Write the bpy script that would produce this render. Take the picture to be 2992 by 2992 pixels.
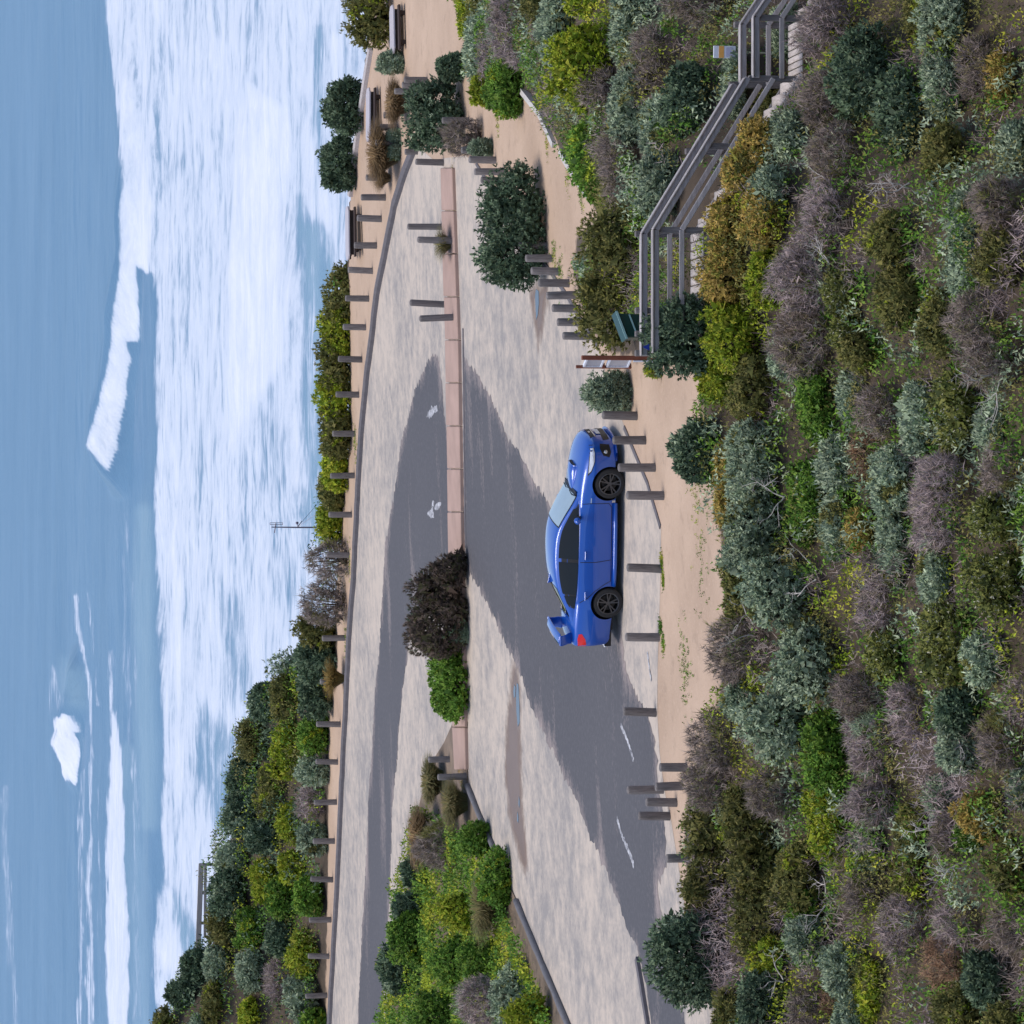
import bpy, bmesh, math, random
import numpy as np
from mathutils import Vector, Matrix
from mathutils.geometry import delaunay_2d_cdt

for o in list(bpy.data.objects): bpy.data.objects.remove(o)
SC = bpy.context.scene
COL = SC.collection
R = math.radians
# ------------------------------------------------------------------ camera (photo is stored turned: picture-left is up)
FPX, W2 = 10500.0, 1496.0
CAMZ, PITCH = 16.0, R(10.3)
FWD = np.array([0, math.cos(PITCH), -math.sin(PITCH)]); UPV = np.array([0, math.sin(PITCH), math.cos(PITCH)]); RGT = np.array([1.0, 0, 0])
cam_d = bpy.data.cameras.new('camera'); cam = bpy.data.objects.new('camera', cam_d); COL.objects.link(cam)
cam_d.sensor_width = 36; cam_d.lens = 36 * FPX / (2 * W2); cam_d.clip_start = 0.5; cam_d.clip_end = 60000
cam.matrix_world = Matrix(((-UPV[0], RGT[0], -FWD[0], 0), (-UPV[1], RGT[1], -FWD[1], 0), (-UPV[2], RGT[2], -FWD[2], CAMZ), (0, 0, 0, 1)))
SC.camera = cam
# ------------------------------------------------------------------ light: bright overcast
SUN_EL, SUN_AZ = R(78), R(250)
world = bpy.data.worlds.new('World'); SC.world = world; world.use_nodes = True
wn = world.node_tree; wn.nodes.clear()
sky = wn.nodes.new('ShaderNodeTexSky'); sky.sky_type = 'NISHITA'; sky.sun_disc = False
sky.sun_elevation = SUN_EL; sky.sun_rotation = SUN_AZ; sky.dust_density = 1.6; sky.air_density = 0.8; sky.ozone_density = 0.3
bgn = wn.nodes.new('ShaderNodeBackground'); bgn.inputs[1].default_value = 0.15
wo = wn.nodes.new('ShaderNodeOutputWorld'); wn.links.new(sky.outputs[0], bgn.inputs[0]); wn.links.new(bgn.outputs[0], wo.inputs[0])
sun_d = bpy.data.lights.new('sun', 'SUN'); sun_d.energy = 1.5; sun_d.angle = R(25); sun_d.color = (1, .93, .84)
sun = bpy.data.objects.new('sun', sun_d); COL.objects.link(sun)
sd = Vector((math.sin(SUN_AZ) * math.cos(SUN_EL), math.cos(SUN_AZ) * math.cos(SUN_EL), math.sin(SUN_EL)))
sun.rotation_euler = sd.to_track_quat('Z', 'Y').to_euler(); sun.location = (0, 60, 60)
SC.view_settings.view_transform = 'Standard'; SC.view_settings.look = 'None'; SC.view_settings.gamma = 1
SC.view_settings.exposure = 0.42
rng = np.random.default_rng(7); random.seed(7)

# ------------------------------------------------------------------ helpers: materials
def mat(name):
    m = bpy.data.materials.new(name); m.use_nodes = True
    nt = m.node_tree; b = nt.nodes['Principled BSDF']
    return m, nt, b
def nd(nt, t, **kw):
    n = nt.nodes.new(t)
    for k, v in kw.items():
        if isinstance(k, str) and k.startswith('i_'): n.inputs[k[2:].replace('_', ' ')].default_value = v
        else: setattr(n, k, v)
    return n
def noise(nt, scale, detail=4, rough=.55, coord='Object', sc=None):
    tc = nd(nt, 'ShaderNodeTexCoord'); n = nd(nt, 'ShaderNodeTexNoise'); n.inputs['Scale'].default_value = scale
    n.inputs['Detail'].default_value = detail; n.inputs['Roughness'].default_value = rough
    if sc:
        mp = nd(nt, 'ShaderNodeMapping'); mp.inputs['Scale'].default_value = sc
        nt.links.new(tc.outputs[coord], mp.inputs[0]); nt.links.new(mp.outputs[0], n.inputs['Vector'])
    else: nt.links.new(tc.outputs[coord], n.inputs['Vector'])
    return n.outputs['Fac']
def remap(nt, sock, a, b, c=0., d=1., smooth=False):
    n = nd(nt, 'ShaderNodeMapRange'); n.inputs[1].default_value = a; n.inputs[2].default_value = b; n.inputs[3].default_value = c; n.inputs[4].default_value = d
    if smooth: n.interpolation_type = 'SMOOTHSTEP'
    nt.links.new(sock, n.inputs[0]); return n.outputs[0]
def mixc(nt, fac, a, b):
    n = nd(nt, 'ShaderNodeMix', data_type='RGBA')
    for s, v in ((n.inputs[0], fac), (n.inputs[6], a), (n.inputs[7], b)):
        if hasattr(v, 'is_linked') or hasattr(v, 'node'): nt.links.new(v, s)
        elif isinstance(v, (int, float)): s.default_value = v
        else: s.default_value = (*v, 1) if len(v) == 3 else v
    return n.outputs[2]
def math_(nt, op, a, b=None):
    n = nd(nt, 'ShaderNodeMath', operation=op)
    for s, v in ((n.inputs[0], a), (n.inputs[1], b)):
        if v is None: continue
        if hasattr(v, 'node'): nt.links.new(v, s)
        else: s.default_value = v
    return n.outputs[0]
def attr(nt, name, out='Fac'):
    n = nd(nt, 'ShaderNodeAttribute'); n.attribute_name = name; return n.outputs[out]
def bump(nt, b, h, strength=.3, dist=.02):
    n = nd(nt, 'ShaderNodeBump'); n.inputs['Strength'].default_value = strength; n.inputs['Distance'].default_value = dist
    nt.links.new(h, n.inputs['Height']); nt.links.new(n.outputs[0], b.inputs['Normal'])
def plain(name, col, rough=.6, metal=0., nscale=6, var=.25, coat=0, bmp=0.):
    m, nt, b = mat(name)
    n = noise(nt, nscale, 5)
    c2 = tuple(min(1, c * (1 + var)) for c in col); c1 = tuple(c * (1 - var) for c in col)
    nt.links.new(mixc(nt, n, c1, c2), b.inputs['Base Color'])
    b.inputs['Roughness'].default_value = rough; b.inputs['Metallic'].default_value = metal
    if coat: b.inputs['Coat Weight'].default_value = coat; b.inputs['Coat Roughness'].default_value = .04
    if bmp: bump(nt, b, noise(nt, nscale * 6, 4), bmp, .01)
    return m
M = {}
def m_wood(name, c1, c2, stretch=(12, 12, 1.2)):
    m, nt, b = mat(name)
    n = noise(nt, 2.2, 6, .65, 'Object', stretch); n2 = noise(nt, 1.1, 3)
    c = mixc(nt, remap(nt, n, .3, .7), c1, c2)
    oi = nd(nt, 'ShaderNodeObjectInfo')
    hsv = nd(nt, 'ShaderNodeHueSaturation'); nt.links.new(c, hsv.inputs['Color'])
    nt.links.new(math_(nt, 'ADD', math_(nt, 'MULTIPLY', oi.outputs['Random'], .35), math_(nt, 'ADD', math_(nt, 'MULTIPLY', n2, .3), .68)), hsv.inputs['Value'])
    nt.links.new(hsv.outputs[0], b.inputs['Base Color']); b.inputs['Roughness'].default_value = .85
    bump(nt, b, n, .5, .01)
    return m
M['post'] = m_wood('weathered_post', (.10, .090, .087), (.225, .205, .20))
M['rail'] = m_wood('weathered_rail', (.27, .245, .24), (.49, .455, .45), (1.2, 14, 14))
M['plank'] = m_wood('bleached_plank', (.36, .32, .30), (.62, .57, .55), (10, 2, 10))
M['brownwood'] = m_wood('brown_timber', (.022, .014, .011), (.05, .032, .026), (2, 12, 12))

def m_ground():
    m, nt, b = mat('sandy_ground')
    n1 = noise(nt, .35, 5); n2 = noise(nt, 2.2, 6, .6); n3 = noise(nt, 14, 4)
    sand = mixc(nt, remap(nt, n1, .35, .68), (.43, .308, .218), (.54, .395, .285))
    sand = mixc(nt, remap(nt, n2, .56, .74, 0, .55), sand, (.30, .215, .155))
    sand = mixc(nt, remap(nt, n3, .55, .75, 0, .45), sand, (.60, .46, .35))
    sand = mixc(nt, remap(nt, noise(nt, 30, 3), .62, .74, 0, .5), sand, (.22, .16, .115))
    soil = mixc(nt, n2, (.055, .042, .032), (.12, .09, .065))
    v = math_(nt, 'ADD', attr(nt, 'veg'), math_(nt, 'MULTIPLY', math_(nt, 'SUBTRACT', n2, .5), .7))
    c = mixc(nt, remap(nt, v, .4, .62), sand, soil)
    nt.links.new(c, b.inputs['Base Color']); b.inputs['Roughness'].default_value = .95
    bump(nt, b, n2, .35, .08); return m
def m_carpark():
    m, nt, b = mat('sand_dusted_asphalt')
    n1 = noise(nt, .16, 4, .6); n2 = noise(nt, 1.9, 7, .72); n3 = noise(nt, 8, 5, .7)
    s = math_(nt, 'ADD', math_(nt, 'MULTIPLY', n1, .8), math_(nt, 'MULTIPLY', n2, 1.15))
    s = math_(nt, 'ADD', s, math_(nt, 'MULTIPLY', n3, .38))
    f = remap(nt, s, 1.03, 1.38)
    c = mixc(nt, f, (.52, .445, .372), (.285, .265, .25))
    c = mixc(nt, remap(nt, n3, .58, .8, 0, .35), c, (.60, .50, .44))
    wt = math_(nt, 'ADD', attr(nt, 'wet'), math_(nt, 'MULTIPLY', math_(nt, 'SUBTRACT', n2, .5), 1.1))
    c = mixc(nt, remap(nt, wt, .3, .8, 0, .95), c, mixc(nt, n2, (.13, .088, .065), (.23, .16, .12)))
    nt.links.new(c, b.inputs['Base Color'])
    nt.links.new(remap(nt, attr(nt, 'wet'), .5, .9, .92, .5), b.inputs['Roughness'])
    bump(nt, b, n3, .25, .02); return m
def m_road():
    m, nt, b = mat('dark_asphalt')
    n1 = noise(nt, .45, 6, .65, 'Object', (.35, 1.6, 1)); n2 = noise(nt, 9, 4, .7); n3 = noise(nt, .12, 3)
    c = mixc(nt, n3, (.066, .065, .074), (.096, .094, .102))
    c = mixc(nt, remap(nt, n2, .45, .75, 0, .35), c, (.17, .165, .17))
    e = remap(nt, attr(nt, 'edge'), 0., .6, .2, 0.)
    s = math_(nt, 'ADD', math_(nt, 'ADD', n1, e), math_(nt, 'MULTIPLY', math_(nt, 'SUBTRACT', n2, .5), .35))
    c = mixc(nt, remap(nt, s, .58, .84, 0, .7), c, (.40, .325, .295))
    nt.links.new(c, b.inputs['Base Color']); b.inputs['Roughness'].default_value = .85
    bump(nt, b, n2, .25, .015); return m
M['ground'] = m_ground(); M['carpark'] = m_carpark(); M['road'] = m_road()
M['kerb'] = plain('grey_kerb', (.13, .12, .13), .85, nscale=5, var=.35, bmp=.4)
M['pink'] = plain('pink_concrete', (.40, .275, .225), .9, nscale=1.3, var=.3, bmp=.3)
M['whiteedge'] = plain('pale_concrete', (.52, .50, .47), .85, nscale=7, var=.25, bmp=.3)
m, nt, b = mat('worn_white_paint'); n = noise(nt, 7, 6, .75)
nt.links.new(mixc(nt, remap(nt, n, .40, .60), (.12, .12, .135), (.58, .585, .61)), b.inputs['Base Color']); b.inputs['Roughness'].default_value = .8; M['paint'] = m
M['log'] = plain('charcoal_log', (.155, .152, .165), .9, nscale=6, var=.35, bmp=.6)
def m_foliage():
    m, nt, b = mat('foliage')
    c = attr(nt, 'col', 'Color'); nt.links.new(c, b.inputs['Base Color'])
    b.inputs['Roughness'].default_value = .62; b.inputs['Specular IOR Level'].default_value = .25
    ge = nd(nt, 'ShaderNodeNewGeometry'); vm = nd(nt, 'ShaderNodeVectorMath', operation='SCALE'); vm.inputs['Scale'].default_value = .7; nt.links.new(ge.outputs['Normal'], vm.inputs[0])
    va = nd(nt, 'ShaderNodeVectorMath', operation='ADD'); nt.links.new(attr(nt, 'leaf_normal', 'Vector'), va.inputs[0]); nt.links.new(vm.outputs[0], va.inputs[1])
    vn = nd(nt, 'ShaderNodeVectorMath', operation='NORMALIZE'); nt.links.new(va.outputs[0], vn.inputs[0]); nt.links.new(vn.outputs[0], b.inputs['Normal'])
    tr = nd(nt, 'ShaderNodeBsdfTranslucent'); nt.links.new(c, tr.inputs[0])
    mx = nd(nt, 'ShaderNodeMixShader'); mx.inputs[0].default_value = .18
    out = nt.nodes['Material Output']; nt.links.new(b.outputs[0], mx.inputs[1]); nt.links.new(tr.outputs[0], mx.inputs[2]); nt.links.new(mx.outputs[0], out.inputs[0])
    return m
M['foliage'] = m_foliage()
M['twig'] = plain('dark_twigs', (.065, .052, .044), .9, nscale=9, var=.4, bmp=.8)
M['deadwood'] = plain('bleached_deadwood', (.52, .48, .44), .85, nscale=8, var=.35)

# ------------------------------------------------------------------ helpers: meshes
def mesh_obj(name, verts, faces, material, parent=None, smooth=False, mats=None, fmat=None):
    me = bpy.data.meshes.new(name); me.from_pydata([tuple(v) for v in verts], [], faces); me.update()
    if mats:
        for q in mats: me.materials.append(q)
        me.polygons.foreach_set('material_index', fmat)
    else: me.materials.append(material)
    if smooth: me.polygons.foreach_set('use_smooth', [True] * len(me.polygons))
    o = bpy.data.objects.new(name, me); COL.objects.link(o)
    if parent: o.parent = parent
    return o
def quads_obj(name, V, material, colors=None, parent=None, k=4, nrm=None):
    """V: (N*k,3) array, one k-gon per k vertices"""
    n = len(V) // k
    me = bpy.data.meshes.new(name)
    me.vertices.add(len(V)); me.vertices.foreach_set('co', np.ascontiguousarray(V, dtype=np.float32).ravel())
    me.loops.add(len(V)); me.loops.foreach_set('vertex_index', np.arange(len(V), dtype=np.int32))
    me.polygons.add(n); me.polygons.foreach_set('loop_start', np.arange(0, n * k, k, dtype=np.int32))
    if colors is not None:
        a = me.color_attributes.new('col', 'FLOAT_COLOR', 'POINT')
        cc = np.ones((len(V), 4), np.float32); cc[:, :3] = np.repeat(colors, k, axis=0); a.data.foreach_set('color', cc.ravel())
    if nrm is not None:
        a = me.attributes.new('leaf_normal', 'FLOAT_VECTOR', 'POINT'); a.data.foreach_set('vector', np.repeat(nrm, k, axis=0).astype(np.float32).ravel())
    me.update(calc_edges=True); me.materials.append(material)
    o = bpy.data.objects.new(name, me); COL.objects.link(o)
    if parent: o.parent = parent
    return o
def grid_obj(name, P, material, attrs=None, smooth=True):
    nr, nc = P.shape[:2]
    idx = np.arange(nr * nc).reshape(nr, nc)
    q = np.stack([idx[:-1, :-1], idx[:-1, 1:], idx[1:, 1:], idx[1:, :-1]], -1).reshape(-1, 4)
    me = bpy.data.meshes.new(name)
    me.vertices.add(nr * nc); me.vertices.foreach_set('co', P.reshape(-1).astype(np.float32))
    me.loops.add(q.size); me.loops.foreach_set('vertex_index', q.ravel().astype(np.int32))
    me.polygons.add(len(q)); me.polygons.foreach_set('loop_start', np.arange(0, q.size, 4, dtype=np.int32))
    me.polygons.foreach_set('use_smooth', np.ones(len(q), bool))
    for k, v in (attrs or {}).items():
        a = me.attributes.new(k, 'FLOAT', 'POINT'); a.data.foreach_set('value', v.astype(np.float32).ravel())
    me.update(calc_edges=True); me.materials.append(material)
    o = bpy.data.objects.new(name, me); COL.objects.link(o); return o
def box_vf(x0, x1, y0, y1, z0, z1):
    v = [(x0, y0, z0), (x1, y0, z0), (x1, y1, z0), (x0, y1, z0), (x0, y0, z1), (x1, y0, z1), (x1, y1, z1), (x0, y1, z1)]
    return v, [(0, 3, 2, 1), (4, 5, 6, 7), (0, 1, 5, 4), (1, 2, 6, 5), (2, 3, 7, 6), (3, 0, 4, 7)]
def beam_vf(a, b, wid, hgt, up=(0, 0, 1)):
    a, b = Vector(a), Vector(b); d = (b - a).normalized(); s = d.cross(Vector(up)).normalized(); u = s.cross(d).normalized()
    v = []
    for p in (a, b):
        for sx, sz in ((-1, -1), (1, -1), (1, 1), (-1, 1)): v.append(p + s * (sx * wid / 2) + u * (sz * hgt / 2))
    return v, [(0, 3, 2, 1), (4, 5, 6, 7), (0, 1, 5, 4), (1, 2, 6, 5), (2, 3, 7, 6), (3, 0, 4, 7)]
def bevel(o, w=.01, seg=1):
    me = o.data; bm = bmesh.new(); bm.from_mesh(me)
    bmesh.ops.bevel(bm, geom=bm.edges[:], offset=w, segments=seg, affect='EDGES'); bm.to_mesh(me); bm.free(); me.update(); return o
def beam(name, a, b, wid, hgt, m, parent=None, up=(0, 0, 1), bev=.012):
    v, f = beam_vf(a, b, wid, hgt, up); o = mesh_obj(name, v, f, m, parent)
    if bev: bevel(o, bev)
    return o
def tube_vf(pts, rad, n=6):
    v, f = [], []
    pts = [Vector(p) for p in pts]
    for i, p in enumerate(pts):
        d = (pts[min(i + 1, len(pts) - 1)] - pts[max(i - 1, 0)]).normalized()
        s = d.cross(Vector((.31, .2, .93))).normalized(); u = s.cross(d)
        r = rad[i] if hasattr(rad, '__len__') else rad
        for k in range(n): a = 2 * math.pi * k / n; v.append(p + (s * math.cos(a) + u * math.sin(a)) * r)
    for i in range(len(pts) - 1):
        for k in range(n): f.append((i * n + k, i * n + (k + 1) % n, (i + 1) * n + (k + 1) % n, (i + 1) * n + k))
    f.append(tuple(range(n - 1, -1, -1))); f.append(tuple((len(pts) - 1) * n + k for k in range(n)))
    return v, f
def join_vf(lst):
    v, f = [], []
    for a, b in lst:
        o = len(v); v += list(a); f += [tuple(i + o for i in q) for q in b]
    return v, f
def tag(o, label=None, cat=None, group=None, kind=None):
    if label: o['label'] = label
    if cat: o['category'] = cat
    if group: o['group'] = group
    if kind: o['kind'] = kind
    return o
def empty(name, loc=(0, 0, 0), rz=0.):
    o = bpy.data.objects.new(name, None); COL.objects.link(o); o.location = loc; o.rotation_euler = (0, 0, rz); o.empty_display_size = .2; return o
ORD = ['', 'first', 'second', 'third', 'fourth', 'fifth', 'sixth', 'seventh', 'eighth', 'ninth', 'tenth', 'eleventh', 'twelfth', 'thirteenth', 'fourteenth', 'fifteenth', 'sixteenth', 'seventeenth', 'eighteenth', 'nineteenth', 'twentieth', 'twenty-first', 'twenty-second', 'twenty-third', 'twenty-fourth', 'twenty-fifth', 'twenty-sixth', 'twenty-seventh']

# ------------------------------------------------------------------ photo pixel -> ray -> place on the terrain
def ray(x, y):
    x = np.asarray(x, float); y = np.asarray(y, float)
    d = FWD + RGT * ((2 * W2 - y) - W2)[..., None] / FPX - UPV * (x - W2)[..., None] / FPX
    return d / d[..., 1:2]                                   # per metre of Y
def project(P):
    q = P - np.array([0, 0, CAMZ]); dz = q @ FWD
    U = W2 + FPX * (q @ RGT) / dz; V = W2 - FPX * (q @ UPV) / dz
    return V, 2 * W2 - U                                     # photo x, photo y
def z0(X): return .045 * 20 * np.tanh(np.asarray(X, float) / 20)
def plane_hit(x, y, dz=0.):
    d = ray(x, y); Y = np.full(np.shape(d)[:-1], 80.)
    for _ in range(30): Y = (z0(d[..., 0] * Y) + dz - CAMZ) / d[..., 2]
    return np.stack([d[..., 0] * Y, Y, CAMZ + d[..., 2] * Y], -1)
def PL(pts, dz=0.): a = np.array(pts, float); return plane_hit(a[:, 0], a[:, 1], dz)
def seg_dist(P, L):
    """distance from 2-D points P (N,2) to polyline L (M,2)"""
    best = np.full(len(P), 1e9)
    for a, b in zip(L[:-1], L[1:]):
        ab = b - a; t = np.clip(((P - a) @ ab) / (ab @ ab + 1e-9), 0, 1)
        best = np.minimum(best, np.hypot(*(P - a - t[:, None] * ab).T))
    return best
def inside(P, poly):
    r = np.zeros(len(P), bool); n = len(poly)
    for i in range(n):
        a, b = poly[i], poly[(i + 1) % n]
        c = (a[1] > P[:, 1]) != (b[1] > P[:, 1])
        with np.errstate(divide='ignore', invalid='ignore'):
            xi = (b[0] - a[0]) * (P[:, 1] - a[1]) / (b[1] - a[1]) + a[0]
        r ^= c & (P[:, 0] < xi)
    return r
def sdf(P, poly):
    poly = np.asarray(poly, float); d = seg_dist(P, np.vstack([poly, poly[:1]]))
    return np.where(inside(P, poly), -d, d)
def sst(a, b, x): t = np.clip((x - a) / (b - a), 0, 1); return t * t * (3 - 2 * t)

# terrain: car-park plane, bank falling towards the viewer, dune rising beyond the far verge
BANK_PX = [(2135, 3300), (2130, 2992), (2100, 2850), (2030, 2700), (1995, 2500), (2010, 2300), (2060, 2150), (2100, 2050), (2115, 1900), (2120, 1700), (2110, 1600), (2080, 1350), (2045, 1180), (2050, 1000), (2062, 690), (1960, 500), (1830, 270), (1680, 60), (1560, -150), (1500, -500)]
BANK = PL(BANK_PX)[:, :2]
BANK_POLY = np.vstack([BANK, [[60, BANK[-1, 1]], [60, -30], [-60, -30], [-60, BANK[0, 1]]]])
VERGE_PX = [(1060, -300), (1075, 0), (1080, 150), (1050, 400), (1027, 575), (1024, 800), (1026, 900), (1026, 1300), (1000, 1400), (1000, 1560), (988, 1700), (978, 1880), (976, 2060), (964, 2120), (962, 2500), (955, 2992), (948, 3300)]
VERGE = PL(VERGE_PX)[:, :2]; vo = np.argsort(VERGE[:, 0]); VGX, VGY = VERGE[vo, 0], VERGE[vo, 1]
CREST_PX = np.array([(905, 1640), (860, 1800), (805, 1919), (762, 2020), (722, 2175), (705, 2268), (680, 2424), (655, 2560), (645, 2700), (590, 2812), (525, 2928), (480, 3000), (400, 3400)])
_d = ray(CREST_PX[:, 0], CREST_PX[:, 1]); _yc = 138.0
CX, CZ = (_d[:, 0] * _yc)[::-1], (CAMZ + _d[:, 2] * _yc)[::-1]
def at_z(x, y, z): d = ray(x, y); Yv = (z - CAMZ) / d[2]; return Vector((d[0] * Yv, Yv, z))
def at_y(x, y, Yv): d = ray(x, y); return Vector((d[0] * Yv, Yv, CAMZ + d[2] * Yv))
ZD = float(z0(5.3)) + .12                                    # boardwalk deck level, then its flights
YF = at_z(2019, 760, ZD).y; YN = YF - .92
SXA = at_y(2019, 1040, YF).x; SXB = at_y(2019, 684, YF).x; SXE = at_y(2153, 245, YF).x; SXL = at_y(2187, 70, YF).x
SDROP = 279 / FPX * YF; SZL = ZD - SDROP * 12 / 11
def terrain(X, Y):
    X = np.asarray(X, float); Y = np.asarray(Y, float); sh = X.shape
    P = np.stack([X.ravel(), Y.ravel()], -1)
    base = z0(P[:, 0])
    d = -sdf(P, BANK_POLY); d = np.where(d > 0, d, 0)
    slope = .45 + .38 * sst(4.5, 7.5, P[:, 0])
    drop = slope * (np.sqrt(d * d + .5) - math.sqrt(.5)); drop = 7 * (1 - np.exp(-drop / 7 - (drop / 7) ** 3 * .2))
    z = base - drop
    z = np.maximum(z, np.where(P[:, 1] < 52, -6 + (52 - P[:, 1]) * .38, -99))
    z = np.minimum(z, 14.2)
    zst = np.interp(P[:, 0], [SXB, SXE, SXL, SXL + 2.2, SXL + 6], [ZD, SZL, SZL, SZL - 1.6, SZL - 2.5]) - .42; wc = sst(1.7, .7, np.abs(P[:, 1] - (YF + YN) / 2)) * (P[:, 0] > SXB - .1); z = z * (1 - wc) + np.minimum(z, zst) * wc
    ye = np.interp(P[:, 0], VGX, VGY); zc = np.interp(P[:, 0], CX, CZ, right=-9)
    hgt = np.clip(zc - base, 0, 20); w = np.clip(hgt / 1.5, 0, 1)
    yc = ye + .5 + (np.maximum(_yc - ye, 3) - .5) * w
    t = sst(0, 1, (P[:, 1] - ye) / (yc - ye))
    z = z + np.where(P[:, 1] > ye, hgt * t, 0)
    z = z - np.clip(P[:, 1] - yc - .2, 0, 1e9) * (.5 + .6 * (1 - w))
    return np.maximum(z, -13.5).reshape(sh)
def hit(x, y):
    d = ray(x, y); Y = np.arange(40, 165, .1); z = CAMZ + d[2] * Y
    b = np.nonzero(z <= terrain(d[0] * Y, Y))[0]
    yy = Y[b[0]] if len(b) else 130.
    return np.array([d[0] * yy, yy, float(terrain(np.array([d[0] * yy]), np.array([yy]))[0])])
def snoise(X, Y, s, seed):
    r = np.random.default_rng(seed); v = np.zeros_like(X, dtype=float)
    for i in range(6):
        a = r.uniform(0, 2 * math.pi); k = s * (1.7 ** (i * .6)); v += np.sin((X * math.cos(a) + Y * math.sin(a)) * k + r.uniform(0, 6.28)) / (1 + i * .4)
    return v / 2.6

def vnoise(X, Y, s, seed, octv=4):
    X = np.asarray(X, float) * s; Y = np.asarray(Y, float) * s; out = np.zeros_like(X); amp, tot = 1., 0.
    tab = np.random.default_rng(seed).random((256, 256))
    for _ in range(octv):
        xi = np.floor(X).astype(int); yi = np.floor(Y).astype(int); fx = X - xi; fy = Y - yi; fx = fx * fx * (3 - 2 * fx); fy = fy * fy * (3 - 2 * fy)
        g = lambda i, j: tab[(xi + i) & 255, (yi + j) & 255]
        out += amp * ((g(0, 0) * (1 - fx) + g(1, 0) * fx) * (1 - fy) + (g(0, 1) * (1 - fx) + g(1, 1) * fx) * fy); tot += amp
        amp *= .55; X = X * 2.03 + 17; Y = Y * 2.03 + 5
    return out / tot * 2 - 1
xs = np.unique(np.concatenate([np.arange(-60, -24, 2.), np.arange(-24, 24, .4), np.arange(24, 61, 2.)])); ys = np.unique(np.concatenate([np.arange(-20, 52, 2.), np.arange(52, 146, .4), np.arange(146, 200, 2.)]))
GX, GY = np.meshgrid(xs, ys); GZ = terrain(GX, GY)
gp = np.stack([GX.ravel(), GY.ravel()], -1)
bd = -sdf(gp, BANK_POLY).reshape(GX.shape); vd = GY - np.interp(GX, VGX, VGY)
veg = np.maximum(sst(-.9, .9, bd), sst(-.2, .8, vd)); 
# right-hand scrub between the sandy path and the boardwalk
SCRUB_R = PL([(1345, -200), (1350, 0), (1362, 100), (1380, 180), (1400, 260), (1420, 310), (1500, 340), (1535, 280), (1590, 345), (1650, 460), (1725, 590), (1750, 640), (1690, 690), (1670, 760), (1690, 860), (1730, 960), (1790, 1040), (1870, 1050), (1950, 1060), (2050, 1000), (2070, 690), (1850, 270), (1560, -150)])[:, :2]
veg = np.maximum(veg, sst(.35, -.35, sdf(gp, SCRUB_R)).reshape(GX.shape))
GZ = GZ + np.where(veg > .9, .12 * snoise(GX, GY, 1.3, 3), 0)
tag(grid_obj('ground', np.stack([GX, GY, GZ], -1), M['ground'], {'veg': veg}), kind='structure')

# ------------------------------------------------------------------ car park sheets
def sheet(name, poly, dz, material, spacing=.6, attrs=None, rag=0., seed=1):
    """poly: world (N,2). Filled, laid on the car-park plane; returns object"""
    r = np.random.default_rng(seed); poly = np.asarray(poly, float); pts = []
    for a, b in zip(poly, np.roll(poly, -1, 0)):
        n = max(1, int(np.hypot(*(b - a)) / (.12 if rag else spacing)))
        nrm = np.array([-(b - a)[1], (b - a)[0]]) / (np.hypot(*(b - a)) + 1e-9)
        for i in range(n):
            p = a + (b - a) * i / n
            if rag: p = p + nrm * (r.normal() * rag * .8 + 2 * rag * float(vnoise(np.array([p[0]]), np.array([p[1]]), .9, 9, 3)[0]))
            pts.append(p)
    nb = len(pts); lo, hi = poly.min(0), poly.max(0)
    g = np.stack(np.meshgrid(np.arange(lo[0], hi[0], spacing), np.arange(lo[1], hi[1], spacing)), -1).reshape(-1, 2)
    if len(g):
        g = g + r.normal(size=g.shape) * spacing * .1
        g = g[inside(g, poly)]
        if len(g): g = g[seg_dist(g, np.vstack([poly, poly[:1]])) > max(spacing * .35, rag * 3.2)]
    allp = [Vector(p) for p in pts] + [Vector(p) for p in g]
    vv, _, ff, _, _, _ = delaunay_2d_cdt(allp, [(i, (i + 1) % nb) for i in range(nb)], [], 1, 1e-5)
    V2 = np.array([(v.x, v.y) for v in vv])
    faces = []
    for f in ff:
        f = list(f); a, b, c = V2[f[0]], V2[f[1]], V2[f[2]]
        if (b[0] - a[0]) * (c[1] - a[1]) - (b[1] - a[1]) * (c[0] - a[0]) < 0: f.reverse()
        faces.append(f)
    V3 = np.column_stack([V2, z0(V2[:, 0]) + dz]); o = mesh_obj(name, V3, faces, material)
    for k, fn in (attrs or {}).items():
        a = o.data.attributes.new(k, 'FLOAT', 'POINT'); a.data.foreach_set('value', np.asarray(fn(V2), np.float32))
    return o
KERB_PX = [(1218, 425), (1190, 497), (1159, 595), (1133, 725), (1107, 854), (1092, 983), (1076, 1107), (1065, 1223), (1055, 1355), (1047, 1521), (1039, 1687), (1027, 1833), (1017, 2042), (1007, 2229), (998, 2415), (990, 2600), (980, 2773), (967, 2992), (950, 3300)]
NEAR_PX = [(2150, 3300), (2120, 2992), (2085, 2850), (2010, 2700), (1978, 2500), (1962, 2400), (1940, 2300), (1928, 2200), (1921, 2083), (1922, 1950), (1930, 1700), (1932, 1543), (1893, 1415), (1831, 1262), (1800, 1180), (1745, 1012), (1695, 930), (1650, 855), (1590, 770), (1500, 640), (1430, 545), (1388, 480), (1362, 455), (1300, 462), (1270, 470)]
PUD_PX = {'left': [(1500, 1930), (1492, 2000), (1482, 2100), (1476, 2200), (1478, 2300), (1492, 2400), (1530, 2560), (1545, 2500), (1528, 2400), (1522, 2250), (1521, 2150), (1524, 2050), (1516, 1960), (1505, 1920)],
          'right': [(1545, 840), (1560, 930), (1572, 1010), (1580, 1010), (1590, 930), (1600, 860), (1598, 830)]}
WET = [PL(p)[:, :2] for p in PUD_PX.values()]
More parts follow.
